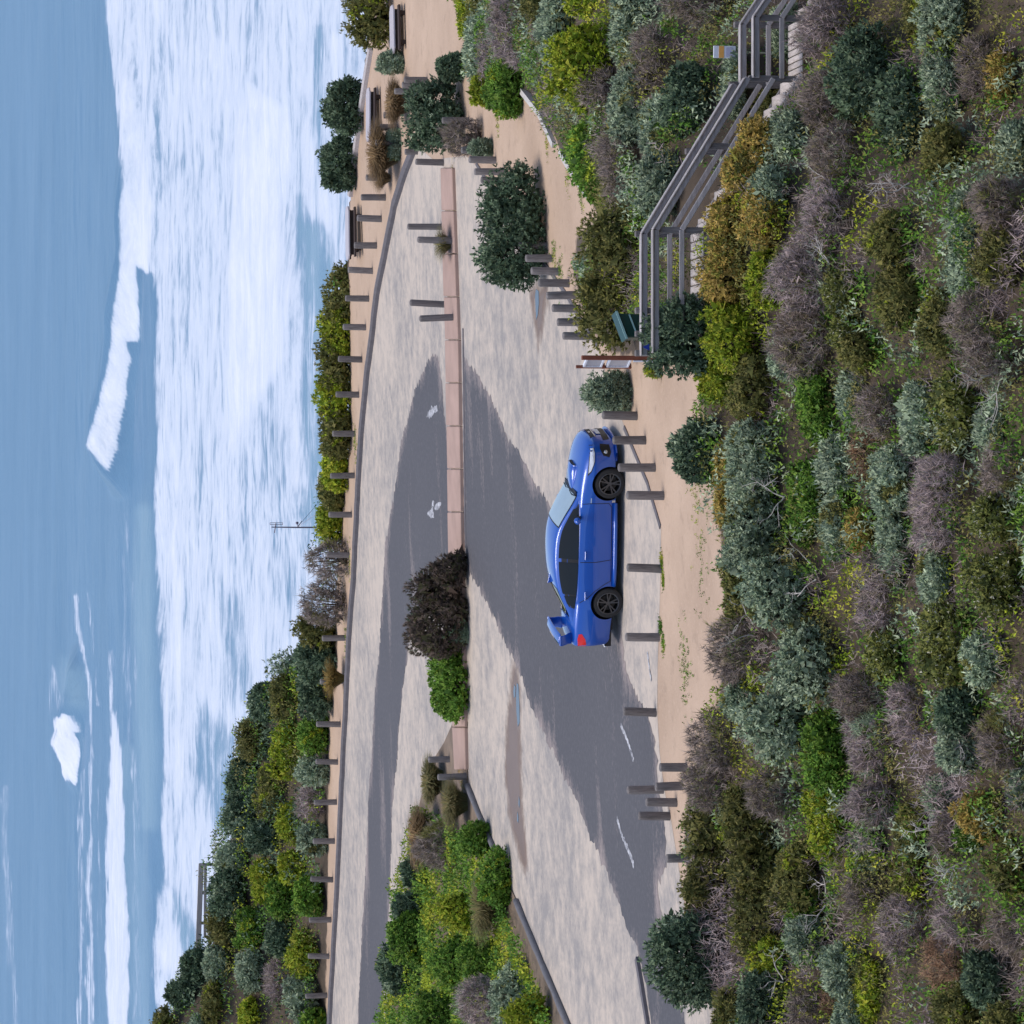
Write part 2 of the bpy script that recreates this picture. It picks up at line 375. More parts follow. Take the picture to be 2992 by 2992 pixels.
def wetf(V): return np.max([sst(.5, -.4, sdf(V, w)) for w in WET], axis=0)
car_park = sheet('car_park', PL(KERB_PX + NEAR_PX)[:, :2], .004, M['carpark'], .6, {'wet': wetf})
tag(car_park, kind='structure')
ISL_PX = [(1331, 2100), (1300, 2170), (1262, 2230), (1232, 2330), (1215, 2420), (1200, 2520), (1185, 2600), (1165, 2700), (1148, 2800), (1140, 2900), (1130, 3050), (1700, 3050), (1660, 2985), (1590, 2820), (1512, 2632), (1480, 2560), (1450, 2480), (1400, 2370), (1370, 2294), (1366, 2200), (1368, 2110)]
ISL = PL(ISL_PX)[:, :2]
FAR_LANE = [(1273, 1028), (1248, 1066), (1213, 1132), (1186, 1244), (1169, 1314), (1153, 1430), (1126, 1604), (1121, 1693), (1110, 1879), (1096, 2019), (1089, 2159), (1079, 2299), (1072, 2462), (1062, 2650), (1046, 2992), (1035, 3300), (1100, 3300), (1117, 2992), (1138, 2633), (1143, 2500), (1147, 2368), (1159, 2229), (1168, 2112), (1180, 1996), (1196, 1875), (1240, 1780), (1300, 1690), (1322, 1610), (1317, 1500), (1312, 1320), (1300, 1220), (1292, 1120), (1284, 1050)]
NEAR_LANE = [(1352, 1037), (1397, 1099), (1438, 1169), (1480, 1264), (1542, 1380), (1612, 1480), (1690, 1600), (1760, 1720), (1813, 1830), (1830, 1950), (1851, 2013), (1893, 2083), (1915, 2168), (1924, 2300), (1948, 2420), (1950, 2520), (1925, 2600), (1940, 2720), (1980, 2900), (2006, 2992), (2040, 3200), (1950, 3200), (1905, 2992), (1882, 2850), (1862, 2770), (1840, 2733), (1812, 2648), (1783, 2579), (1749, 2482), (1709, 2403), (1675, 2317), (1635, 2238), (1601, 2159), (1554, 2066), (1522, 1973), (1499, 1917), (1471, 1861), (1429, 1777), (1368, 1665), (1358, 1583), (1355, 1314)]
for nm, px in (('road', FAR_LANE), ('road', NEAR_LANE)):
    P = PL(px)[:, :2]
    tag(sheet(nm, P, .009, M['road'], .5, {'edge': (lambda q: (lambda V: -sdf(V, q)))(P)}, rag=.07, seed=len(px)), kind='structure')

def sweep(name, px, prof, material, dz=0., closed_prof=True):
    P = PL(px, 0.) if not isinstance(px, np.ndarray) else px
    L = [Vector(p) for p in P]; v, f = [], []; n = len(prof)
    for i, p in enumerate(L):
        d = (L[min(i + 1, len(L) - 1)] - L[max(i - 1, 0)]); d.z = 0; d.normalize(); s = Vector((-d.y, d.x, 0))
        for a, h in prof: v.append(p + s * a + Vector((0, 0, h + dz)))
    for i in range(len(L) - 1):
        for k in range(n): f.append((i * n + k, i * n + (k + 1) % n, (i + 1) * n + (k + 1) % n, (i + 1) * n + k))
    f.append(tuple(range(n - 1, -1, -1))); f.append(tuple((len(L) - 1) * n + k for k in range(n)))
    o = mesh_obj(name, v, f, material)
    bm = bmesh.new(); bm.from_mesh(o.data); bmesh.ops.recalc_face_normals(bm, faces=bm.faces[:]); bm.to_mesh(o.data); bm.free()
    return o
def dense(px, step=25, jit=0, seed=0):
    r = random.Random(seed); out = []
    for a, b in zip(px[:-1], px[1:]):
        n = max(1, int(math.hypot(b[0] - a[0], b[1] - a[1]) / step))
        out += [(a[0] + (b[0] - a[0]) * i / n + r.uniform(-jit, jit), a[1] + (b[1] - a[1]) * i / n) for i in range(n)]
    return out + [px[-1]]
KP = [(-.14, -.1), (-.13, .10), (-.09, .15), (.07, .16), (.12, .11), (.14, -.1)]
tag(sweep('kerb', dense(KERB_PX, 30, .7), KP, M['kerb']), kind='structure')
KP2 = [(-.06, -.1), (-.06, .02), (-.04, .03), (.04, .03), (.06, .02), (.06, -.1)]
tag(sweep('kerb', dense([(1392, 478), (1433, 545), (1502, 640), (1592, 770), (1652, 855), (1697, 930), (1747, 1012)], 30, .6), KP2, M['kerb']), kind='structure')
tag(sweep('kerb', dense([(1825, 1250), (1833, 1268), (1893, 1412), (1931, 1540)], 30, .6), KP2, M['kerb']), kind='structure')
tag(sweep('kerb', dense([(1354, 960), (1356, 1100), (1358, 1320), (1362, 1600)], 40, .4), KP2, M['kerb']), kind='structure')
tag(sweep('kerb', dense([(1866, 2800), (1880, 2880), (1898, 2992), (1930, 3200)], 30, .4), [(-.09, -.1), (-.08, .08), (.08, .08), (.09, -.1)], M['kerb']), kind='structure')
# pink concrete median strip, poured in slabs
MF = [(1297, 490), (1311, 1000), (1316, 1314), (1320, 1579), (1331, 2112), (1338, 2250)]; MN = [(1330, 490), (1348, 1000), (1353, 1314), (1358, 1579), (1367, 2112), (1370, 2250)]
med = empty('median_strip', PL([(1340, 1300)])[0]); tag(med, kind='structure')
yy = np.linspace(490, 2250, 15)
for i in range(14):
    a, b = yy[i] + 1.5, yy[i + 1] - 1.5
    q = PL([(np.interp(a, [p[1] for p in MF], [p[0] for p in MF]), a), (np.interp(b, [p[1] for p in MF], [p[0] for p in MF]), b), (np.interp(b, [p[1] for p in MN], [p[0] for p in MN]), b), (np.interp(a, [p[1] for p in MN], [p[0] for p in MN]), a)])
    v = [tuple(p + (0, 0, -.05)) for p in q] + [tuple(p + (0, 0, .10 + .006 * (i % 3))) for p in q]
    o = mesh_obj('slab', [Vector(p) - med.location for p in v], [(3, 2, 1, 0), (4, 5, 6, 7), (0, 1, 5, 4), (1, 2, 6, 5), (2, 3, 7, 6), (3, 0, 4, 7)], M['pink'], med)
    bm = bmesh.new(); bm.from_mesh(o.data); bmesh.ops.recalc_face_normals(bm, faces=bm.faces[:]); bm.to_mesh(o.data); bm.free()
    bevel(o, .02)
M['soil'] = plain('island_soil', (.20, .15, .11), .95, nscale=2.5, var=.5, bmp=.5)
isl = sheet('traffic_island', ISL, .03, M['soil'], .7); tag(isl, kind='structure')
# path edging, white markings, puddles
tag(sweep('path_edging', dense([(1531, 267), (1560, 303), (1583, 331), (1625, 424)], 20, .8) , [(-.07, -.1), (-.07, .10), (.07, .10), (.07, -.1)], M['whiteedge']), 'pale concrete path edging, shorter piece nearer the top of the photo', 'edging', 'path edgings')
tag(sweep('path_edging', dense([(1644, 440), (1650, 455), (1690, 520), (1733, 582)], 20, .8), [(-.07, -.1), (-.07, .10), (.07, .10), (.07, -.1)], M['whiteedge']), 'pale concrete path edging running into the olive bush beside the path', 'edging', 'path edgings')
tag(sweep('edge_log', dense([(1089, 140), (1060, 330), (1045, 440), (1030, 570)], 30, .5), [(-.09, -.1), (-.09, .12), (0, .17), (.09, .12), (.09, -.1)], M['rail']), 'long pale log laid along the clifftop behind the picnic tables', 'log')
MARKS = [('white bay line worn thin on the dark lane beside the lone bollard', [(1815, 2118), (1836, 2165), (1853, 2222)], .09), ('longer white bay line worn thin on the dark lane near the bollard trio', [(1804, 2393), (1822, 2450), (1838, 2482), (1854, 2530)], .1),
         ('faint short white mark on pale asphalt behind the car', [(1893, 1905), (1900, 1960), (1905, 1990)], .07)]
for lab, px, wd in MARKS:
    P = PL(dense(px, 6))[:, :2]; r = random.Random(len(lab)); L, Rr = [], []
    for i, p in enumerate(P):
        d = P[min(i + 1, len(P) - 1)] - P[max(i - 1, 0)]; d /= np.hypot(*d) + 1e-9; n = np.array([-d[1], d[0]])
        L.append(p + n * wd * r.uniform(.35, 1)); Rr.append(p - n * wd * r.uniform(.35, 1))
    tag(sheet('road_marking', np.array(L + Rr[::-1]), .014, M['paint'], 5), kind='structure')
ARROWS = [[[(1247, 1213), (1252, 1200), (1268, 1192), (1278, 1186), (1281, 1199), (1270, 1207), (1262, 1217), (1250, 1221)], [(1258, 1196), (1264, 1187), (1270, 1190), (1264, 1197)]],
          [[(1250, 1500), (1256, 1490), (1266, 1482), (1268, 1495), (1270, 1510), (1262, 1513), (1251, 1508)], [(1268, 1482), (1278, 1476), (1290, 1466), (1291, 1474), (1280, 1484), (1271, 1490)], [(1262, 1480), (1264, 1466), (1270, 1466), (1269, 1478)]]]
for grp in ARROWS:
    for px in grp: tag(sheet('road_marking', PL(px)[:, :2], .014, M['paint'], 5, rag=.03, seed=len(px)), kind='structure')
m, nt, b = mat('puddle_water'); b.inputs['Base Color'].default_value = (.03, .03, .03, 1); b.inputs['Roughness'].default_value = .04; b.inputs['IOR'].default_value = 1.6
b.inputs['Specular IOR Level'].default_value = .9
bump(nt, b, noise(nt, 3, 2), .04, .01); M['puddle'] = m
for px in ([(1511, 1995), (1516, 2000), (1519, 2060), (1520, 2110), (1514, 2125), (1510, 2080), (1509, 2030)], [(1504, 2000), (1508, 2008), (1507, 2035), (1503, 2040), (1501, 2020)], [(1517, 2325), (1520, 2340), (1519, 2362), (1516, 2350)],
           [(1567, 845), (1575, 850), (1576, 885), (1573, 920), (1568, 935), (1566, 900), (1565, 865)], [(1513, 2370), (1516, 2385), (1516, 2405), (1512, 2398)]):
    P = PL(px)[:, :2]
    tag(sheet('puddle', P, .012, M['puddle'], .4), kind='structure')

# ------------------------------------------------------------------ sea
def m_sea():
    m, nt, b = mat('surf_water')
    n1 = noise(nt, .30, 6, .66, 'Object', (.55, 1, 1)); n2 = noise(nt, 1.2, 5, .65, 'Object', (.6, 1, 1)); n3 = noise(nt, .05, 3, .5, 'Object', (.5, 1, 1))
    n = math_(nt, 'ADD', math_(nt, 'MULTIPLY', n1, .7), math_(nt, 'MULTIPLY', n2, .3))
    n = remap(nt, n, .28, .72)
    v = math_(nt, 'SUBTRACT', math_(nt, 'MULTIPLY', attr(nt, 'foam'), 1.5), n)
    f = remap(nt, v, -.15, .40, smooth=True)
    deep = mixc(nt, remap(nt, n3, .3, .7), (.105, .218, .345), (.132, .252, .385))
    wat = mixc(nt, attr(nt, 'teal'), deep, (.27, .41, .50))
    foamc = mixc(nt, remap(nt, v, .0, 1.15), (.44, .53, .655), (.73, .76, .81))
    nt.links.new(mixc(nt, f, wat, foamc), b.inputs['Base Color'])
    nt.links.new(remap(nt, f, 0, 1, .38, .9), b.inputs['Roughness']); b.inputs['IOR'].default_value = 1.33
    nt.links.new(remap(nt, f, 0, 1, .28, .1), b.inputs['Specular IOR Level'])
    h = math_(nt, 'ADD', n1, math_(nt, 'MULTIPLY', n2, .4)); bump(nt, b, h, .5, .6); return m
M['sea'] = m_sea()
SEAZ = -10.
def sea_pt(x, y): d = ray(x, y); Yv = (SEAZ - CAMZ) / d[..., 2]; return d[..., 0] * Yv, Yv
sy = [150.]
while sy[-1] < 1250: sy.append(sy[-1] + .5 if 328 < sy[-1] < 364 or 427 < sy[-1] < 446 else sy[-1] * 1.0068)
while sy[-1] < 40000: sy.append(sy[-1] * 1.25)
sy = np.array(sy); cu = np.concatenate([-np.geomspace(14, 1.25, 7), np.linspace(-1.15, 1.15, 340), np.geomspace(1.25, 14, 7)])
SY, CU = np.meshgrid(sy, cu, indexing='ij'); SX = CU * (SY * .1425 + 2)
SZ = np.full(SX.shape, SEAZ)
amp = np.clip(300 / SY, .2, 1)
SZ += .22 * snoise(SX, SY, .16, 11) * amp * (SY < 1300) + .16 * snoise(SX * .6, SY, .5, 12) * amp * (SY < 900)
_, PYs = project(np.stack([SX, SY, SZ], -1))
def ridge(ypts, base, h, front, back):
    global SZ
    xb = np.interp(PYs, ypts, base); hh = np.interp(PYs, ypts, h, left=h[0], right=0)
    _, yb = sea_pt(xb, PYs); t = SY - yb
    hh = hh * (1 + .10 * vnoise(SX, SY * .1, .2, 21, 2))
    prof = np.where(t < 0, 0, np.where(t < front, sst(0, front, t), 1 - sst(0, back, t - front)))
    SZ = SZ + hh * prof
ridge([-200, 0, 400, 800, 950, 1100, 1300, 1380, 1460], [425, 425, 427, 427, 414, 402, 386, 382, 378], [1.2, 1.3, 1.8, 2.5, 2.8, 3.2, 4.2, 2.6, 0], 7, 30)
ridge([1880, 1960, 2050, 2170, 2260, 2320], [238, 245, 248, 240, 236, 232], [0, 1.6, 2.3, 3.0, 1.4, 0], 6, 26)
ridge([1500, 1700, 2000, 2992, 3300], [475, 475, 490, 490, 490], [.5, .7, .9, .9, .9], 8, 22)
ridge([600, 900, 1300, 1600], [872, 880, 880, 890], [0, .5, .5, 0], 5, 14)
ridge([2100, 2400, 2992, 3300], [392, 392, 395, 395], [0, .7, .8, .8], 6, 20)
PXs, PYs = project(np.stack([SX, SY, SZ], -1)); PP = np.stack([PXs.ravel(), PYs.ravel()], -1)
wob = (16 * vnoise(SX, SY * .5, .07, 5) + 7 * vnoise(SX, SY * .5, .45, 6, 3)).ravel(); PW = PP + np.stack([wob, np.zeros_like(wob)], -1)
def blob(poly, fe): return sst(fe * 1.5, -fe * 1.5, sdf(PW, poly))
def strip(px, hw): return sst(hw * 1.5, hw * .3, seg_dist(PW, np.array(px, float)))
foam = np.zeros(len(PP)); teal = np.zeros(len(PP))
surf = [(300, -400), (307, 0), (322, 194), (342, 326), (345, 466), (345, 621), (342, 776), (326, 932), (307, 1087), (276, 1227), (252, 1304), (314, 1378), (342, 1320), (373, 1087), (380, 1048), (369, 1001), (406, 1001), (404, 854), (400, 776), (446, 800), (458, 900), (455, 1300), (450, 1500), (450, 1725), (466, 2113), (466, 2501), (455, 2660), (440, 2850), (470, 3000), (500, 3300), (1300, 3300), (1300, -400)]
s_in = blob(surf, 6)
foam = np.maximum(foam, s_in * (.585 + .13 * vnoise(PYs, PXs * 4, .006, 31).ravel()))
core = [[(256, 1304), (314, 1378), (342, 1320), (373, 1087), (380, 1048), (369, 1001), (404, 1001), (404, 854), (400, 776), (440, 800), (455, 600), (440, 350), (350, 350), (348, 776), (326, 932), (307, 1087), (276, 1227)],
        [(640, 900), (650, 500), (700, 200), (860, 300), (850, 640), (855, 1050), (760, 1200), (700, 1400), (640, 1300)], [(470, 1500), (480, 2000), (500, 2450), (560, 2300), (560, 1700), (520, 1500)], [(455, 2560), (520, 2590), (590, 2880), (440, 2850)],
        [(940, 60), (1020, 100), (1000, 250), (960, 420), (900, 560), (880, 560), (930, 400), (960, 250)]]
foam = np.maximum(foam, blob(core[0], 9) * (.62 + .30 * sst(350, 800, PP[:, 1])))
for c in core[1:]: foam = np.maximum(foam, blob(c, 34) * s_in * (.80 + .12 * vnoise(PYs, PXs * 5, .01, 77).ravel()))
for poly, fe, s, t in (([(862, 640), (885, 1000), (868, 1500), (905, 1590), (960, 1590), (960, 900), (935, 660)], 16, .5, .8), ([(765, 1215), (790, 1250), (812, 1400), (800, 1480), (775, 1400)], 12, .45, .3),
                       ([(590, 2060), (640, 2100), (690, 2150), (680, 2400), (640, 2430), (605, 2300), (575, 2250)], 14, .6, .4), ([(500, 2600), (560, 2690), (592, 2740), (570, 2830), (530, 2790), (495, 2680)], 10, .72, .8),
                       ([(650, 1690), (700, 1760), (735, 2035), (700, 2060), (668, 1900)], 14, .4, .3), ([(455, 190), (476, 200), (478, 470), (458, 470)], 8, .35, .3), ([(916, 80), (936, 80), (940, 330), (918, 430), (908, 380), (922, 250)], 8, .45, .6),
                       ([(860, 570), (885, 570), (890, 780), (868, 780)], 8, .5, .6), ([(925, 655), (960, 690), (985, 780), (1000, 900), (940, 900), (940, 780)], 16, .45, .8), ([(820, 1500), (860, 1500), (880, 1700), (840, 1740)], 14, .3, .4)):
    k = blob(poly, fe * 1.6) * s_in * (.75 + .4 * vnoise(PYs, PXs * 5, .012, 41).ravel()); foam -= k * s * .62; teal = np.maximum(teal, k * t * .7)
foam = np.maximum(foam, blob([(185, 2084), (216, 2127), (225, 2182), (222, 2280), (214, 2296), (187, 2265), (169, 2218), (152, 2171), (160, 2135), (160, 2102)], 4) * 1.0)
foam = np.maximum(foam, blob([(150, 1930), (135, 2050), (140, 2100), (170, 2090), (195, 2060), (188, 1950)], 14) * .34)
teal = np.maximum(teal, blob([(187, 1930), (180, 2010), (200, 2060), (255, 2070), (240, 1960)], 22) * .5)
for px, hw, s in (([(225, 1740), (235, 1850), (255, 1960), (268, 2060), (272, 2150), (268, 2300), (262, 2500), (262, 3300)], 9, .5), ([(262, 1730), (275, 1850), (285, 1980), (292, 2060)], 6, .36), ([(365, 1500), (372, 1800), (378, 2100), (400, 2300), (402, 3300)], 11, .3),
                  ([(15, 2300), (25, 2600), (45, 2992), (60, 3300)], 14, .36), ([(238, 2250), (233, 3300)], 10, .42), ([(395, 1700), (402, 2100)], 7, .26), ([(292, 2300), (290, 3300)], 6, .3), ([(330, 1900), (338, 2150)], 10, .45)):
    foam = np.maximum(foam, strip(px, hw) * s)
foam = np.maximum(foam, blob([(330, 2080), (318, 2250), (312, 2500), (310, 3300), (386, 3300), (380, 2700), (372, 2400), (358, 2200), (345, 2080)], 7) * .78)
teal = np.maximum(teal, .45 * strip([(420, 1500), (425, 2000), (430, 2400)], 30)); teal = np.maximum(teal, .35 * strip([(380, 2200), (410, 3000)], 30))
foam = np.where(SY.ravel() < 1400, np.clip(foam, 0, 1), 0)
tag(grid_obj('sea', np.stack([SX, SY, SZ], -1), M['sea'], {'foam': foam, 'teal': teal}), kind='structure')

# ------------------------------------------------------------------ bollards: (top x, base x, y) in photo pixels
def post_mesh(seed, square=False):
    r = random.Random(seed); n = 12; v, f = [], []
    prof = [(1.0, -.25), (1.02, 0.0), (1.0, .3), (.98, .7), (.97, .95), (.90, .985), (.6, 1.0)]
    off = [r.uniform(-.05, .05) for _ in range(n)]
    for rad, z in prof:
        for k in range(n):
            a = 2 * math.pi * k / n; q = (abs(math.cos(a)) ** 4 + abs(math.sin(a)) ** 4) ** -.25 if square else 1
            rr = rad * .09 * (1 + off[k] * .6 + r.uniform(-.02, .02)) * q; v.append((rr * math.cos(a), rr * math.sin(a), z))
    for i in range(len(prof) - 1):
        for k in range(n): f.append((i * n + k, i * n + (k + 1) % n, (i + 1) * n + (k + 1) % n, (i + 1) * n + k))
    f.append(tuple((len(prof) - 1) * n + k for k in range(n)))
    me = bpy.data.meshes.new('bollard'); me.from_pydata(v, [], f); me.materials.append(M['post']); me.polygons.foreach_set('use_smooth', [True] * len(f)); me.update()
    return me
PM = [post_mesh(s) for s in range(4)]
FAR_B = [(1122, 1160, 336), (1112, 1164, 372), (1097, 1167, 418), (1070, 1138, 519), (1056, 1128, 576), (1044, 1116, 639), (1036, 1102, 717), (1018, 1090, 791), (1010, 1079, 872), (1003, 1070, 956), (989, 1059, 1050), (982, 1050, 1153), (972, 1039, 1267), (966, 1037, 1389), (961, 1029, 1504), (955, 1022, 1622), (942, 1010, 1864), (936, 1002, 1990), (925, 996, 2117), (923, 988, 2227), (919, 985, 2344), (915, 979, 2458), (908, 974, 2571), (904, 969, 2688), (901, 963, 2795), (893, 957, 2909)]
NEAR_B = [(1762, 1864, 1215), (1793, 1889, 1286), (1809, 1917, 1366), (1833, 1942, 1448), (1835, 1936, 1662), (1830, 1929, 1863), (1824, 1920, 2083)]
NEAR_C = [(1930, 2010, 2243), (1917, 1998, 2297), (1835, 1941, 2308), (1890, 1980, 2346), (1868, 1960, 2386), (1950, 2012, 2508)]
RIGHT_B = [(1154, 1236, 266), (1176, 1240, 248), (1182, 1250, 233), (1293, 1372, 352), (1330, 1404, 408), (1349, 1428, 440), (1371, 1451, 467), (1388, 1475, 501), (1406, 1490, 528), (1423, 1505, 559)]
RIGHT_C = [(1516, 1599, 718), (1537, 1617, 754), (1553, 1638, 793), (1575, 1665, 827), (1599, 1685, 861), (1615, 1698, 901), (1630, 1712, 941), (1646, 1730, 982)]
MED_B = [(1184, 1222, 442), (1215, 1298, 474), (1192, 1292, 662), (1221, 1332, 703), (1198, 1304, 889), (1226, 1336, 926), (1253, 1318, 2219), (1280, 1368, 2269)]
ROWS = [(FAR_B, 'in the far kerb row', 'bollards along the far kerb'), (NEAR_B, 'in the blue car row', 'bollards by the blue car'), (NEAR_C, 'in the scrub edge cluster', 'bollards at the scrub edge'),
        (RIGHT_B, 'in the sandy path row', 'bollards around the sandy path'), (RIGHT_C, 'in the puddle-side row', 'bollards beside the puddle'), (MED_B, 'on the median strip', 'bollards on the median')]
bi = 0
for row, where, grp in ROWS:
    for k, (xt, xb, y) in enumerate(row):
        p = plane_hit(np.array(xb), np.array(y)); d = ray(xt, y); h = CAMZ + d[2] * p[1] - p[2]
        o = bpy.data.objects.new('bollard', PM[bi % 4]); COL.objects.link(o); bi += 1
        wd = 1.0 if row is not FAR_B else 1.12
        o.location = (p[0], p[1] + .09, z0(p[0])); o.scale = (wd, wd, h); o.rotation_euler = (R(random.gauss(0, 1.3)), R(random.gauss(0, 1.3)), random.uniform(0, 6))
        tag(o, f'timber bollard, {ORD[k + 1]} from the top of the photo {where}', 'bollard', grp)

# ------------------------------------------------------------------ logs round the island
for px, lab in (([(1372, 2296), (1408, 2385), (1450, 2482)], 'dark log barrier, shorter one, edging the island near the median bollards'), ([(1514, 2632), (1590, 2815), (1668, 2998), (1700, 3070)], 'long dark log barrier edging the island at the bottom of the photo')):
    P = PL(dense(px, 25, .5)); P[:, 2] += .06
    v, f = tube_vf(P, [.08 + .008 * math.sin(i * 1.7) for i in range(len(P))], 10); o = mesh_obj('log_barrier', v, f, M['log'], smooth=True); tag(o, lab, 'log', 'log barriers')

# ------------------------------------------------------------------ boardwalk and stairs
bw = empty('boardwalk_stairs', (5.0, YN, ZD - .2)); tag(bw, 'weathered grey timber boardwalk with handrails stepping down into the scrub', 'boardwalk')
BO = bw.location.copy()
def bpart(name, a, b, w, h, m, up=(0, 0, 1), bev=.012): return beam(name, Vector(a) - BO, Vector(b) - BO, w, h, m, bw, up, bev)
# flat deck planks (laid across)
n = 14; st = (SXB - SXA) / n
for i in range(n):
    x = SXA + st * (i + .5); o = bpart('plank', (x, YN - .03, ZD - .02 + random.uniform(-.004, .004)), (x, YF + .03, ZD - .02 + random.uniform(-.004, .004)), st - .022, .045, M['plank'])
for yv in (YN + .06, YF - .06): bpart('bearer', (SXA, yv, ZD - .14), (SXB, yv, ZD - .14), .06, .17, M['rail'])
# stair flight
N = 11; rise, run = SDROP / N, (SXE - SXB) / N
for i in range(N):
    bpart('tread', (SXB + run * (i + .5), YN - .02, ZD - rise * (i + 1)), (SXB + run * (i + .5), YF + .02, ZD - rise * (i + 1)), run + .05, .05, M['plank'])
for yv in (YN - .06, YF + .06): bpart('stringer', (SXB, yv, ZD - .17), (SXE, yv, ZD - .17 - SDROP), .05, .24, M['rail'])
# lower landing and second flight
n2 = 9; st2 = (SXL - SXE) / n2
for i in range(n2): x = SXE + st2 * (i + .5); bpart('plank', (x, YN - .03, SZL), (x, YF + .03, SZL), st2 - .02, .045, M['plank'])
for i in range(8): bpart('tread', (SXL + .27 * (i + .5), YN - .02, SZL - .19 * (i + 1)), (SXL + .27 * (i + .5), YF + .02, SZL - .19 * (i + 1)), .31, .05, M['plank'])
RH = (2019 - 1882) / FPX * YF; MH = RH - .47
for yv, f in ((YF + .05, 1), (YN - .05, 0)):
    segs = [((SXA, ZD), (SXB, ZD)), ((SXB, ZD), (SXE, ZD - SDROP)), ((SXE, SZL), (SXL, SZL)), ((SXL, SZL), (SXL + 2.2, SZL - 1.5))]
    for (x1, zz1), (x2, zz2) in segs:
        bpart('handrail', (x1, yv, zz1 + RH + .02), (x2, yv, zz2 + RH + .02), .05, .11, M['rail']); bpart('handrail_cap', (x1, yv, zz1 + RH + .095), (x2, yv, zz2 + RH + .095), .13, .035, M['rail'])
        bpart('mid_rail', (x1, yv, zz1 + MH), (x2, yv, zz2 + MH), .045, .10, M['rail'])
    px_ = [(SXA + .05, ZD, .0), (SXA + .42, ZD, 0), ((SXA + SXB) / 2 - .3, ZD, 0), (SXB, ZD, .0), ((SXB + SXE) / 2 + .15, ZD - SDROP * ((SXB + SXE) / 2 + .15 - SXB) / (SXE - SXB), 0), (SXE, SZL + .1, .0), (SXL, SZL, 0), (SXL + 2.1, SZL - 1.4, 0)]
    for x, zz, _ in px_:
        if not f and x < SXA + 1.2: continue
        yo = yv + (.09 if f else .09); bpart('post', (x, yo, zz - .9), (x, yo, zz + RH + (.19 if f else .06)), .115, .115, M['post'], (0, 1, 0))
# small blue trail marker on the handrail
m, nt, b = mat('blue_marker'); b.inputs['Base Color'].default_value = (.01, .04, .32, 1); b.inputs['Roughness'].default_value = .4; M['blue'] = m
pm = at_y(1889, 1014, YN - .08)
mesh_obj('trail_marker', [Vector(p) + pm - BO for p in ((-.065, 0, -.055), (.065, 0, -.055), (0, 0, .075), (-.065, .006, -.055), (.065, .006, -.055), (0, .006, .075))], [(0, 1, 2), (5, 4, 3), (0, 3, 4, 1), (1, 4, 5, 2), (2, 5, 3, 0)], M['blue'], bw)

# ------------------------------------------------------------------ small white notice on a post by the lower landing
M['white'] = plain('white_enamel', (.72, .76, .84), .45, nscale=5, var=.05); M['amber'] = plain('amber_band', (.78, .40, .10), .5, nscale=5, var=.1); M['lilac'] = plain('lilac_print', (.50, .50, .66), .5, nscale=60, var=.2)
M['yelpole'] = plain('pale_pole', (.62, .58, .42), .6, nscale=4, var=.15)
ps = at_y(2117, 152, YF + .75); ns = empty('notice_sign', (ps.x, ps.y, terrain(np.array([ps.x]), np.array([ps.y]))[0])); tag(ns, 'small white notice with amber band on a thin post behind the lower landing', 'sign')
dzs = ps.z - ns.location.z; ns.rotation_euler = (0, 0, R(-4))
k = 69. / FPX * ps.y / 2; kw = 37. / FPX * ps.y / 2
v, f = tube_vf([(0, .03, -.3), (0, .03, dzs)], .022, 8); mesh_obj('post', v, f, M['yelpole'], ns)
bevel(mesh_obj('panel', *box_vf(-kw, kw, -.012, .012, dzs - k, dzs + k), M['white'], ns), .008)
mesh_obj('amber_band', *box_vf(-kw + .004, kw - .004, -.0165, -.0125, dzs + k * .06, dzs + k * .52), M['amber'], ns)
mesh_obj('print_block', *box_vf(-kw * .75, kw * .75, -.0165, -.0125, dzs - k * .72, dzs - k * .12), M['lilac'], ns)

# ------------------------------------------------------------------ cantilevered information sign seen almost edge on
M['rust'] = plain('rust_brown_steel', (.20, .06, .032), .7, nscale=7, var=.4, bmp=.3); M['alu'] = plain('aluminium', (.52, .54, .60), .35, .6, nscale=4, var=.12)
pb = plane_hit(np.array(1958), np.array(1047)); ib = empty('information_sign', tuple(pb)); tag(ib, 'rust-brown steel post carrying two stacked white-framed information panels seen edge-on', 'sign')
ht = (1958 - 1693) / FPX * pb[1] * 1.02
ib.rotation_euler = (0, 0, R(0))
bevel(mesh_obj('post', *box_vf(-.045, .045, -.045, .045, -.3, ht), M['rust'], ib), .008)
v, f = tube_vf([(-.062, -.055, .28), (-.066, -.055, .76)], .018, 8); mesh_obj('white_tube', v, f, M['white'], ib)
ang = R(112); ca, sa = math.cos(ang), math.sin(ang)
def rot(p): p = (p[0] * .6, p[1], p[2]); return (p[0] * ca - p[1] * sa, p[0] * sa + p[1] * ca, p[2])
for z1, z2 in ((ht - .48, ht - .10), (ht - 1.02, ht - .57)):
    v, f = box_vf(.05, .62, -.012, .012, z1 + .03, z2 - .03); p = mesh_obj('panel', [rot(q) for q in v], f, M['alu'], ib)
    lst = []
    for a in (box_vf(.03, .66, -.03, .03, z1, z1 + .035), box_vf(.03, .66, -.03, .03, z2 - .035, z2), box_vf(.03, .065, -.03, .03, z1 + .036, z2 - .036), box_vf(.625, .66, -.03, .03, z1 + .036, z2 - .036)): lst.append(([rot(q) for q in a[0]], a[1]))
    mesh_obj('panel_frame', *join_vf(lst), M['white'], p)
    v, f = box_vf(.60, .70, -.05, .05, z1 - .06, z1 - .004); mesh_obj('bracket', [rot(q) for q in v], f, M['rust'], ib)
v, f = box_vf(.635, .695, -.028, .028, ht - 1.07, ht + .03); mesh_obj('rear_post', [rot((q[0] + .065, q[1], q[2])) for q in v], f, M['rust'], ib)

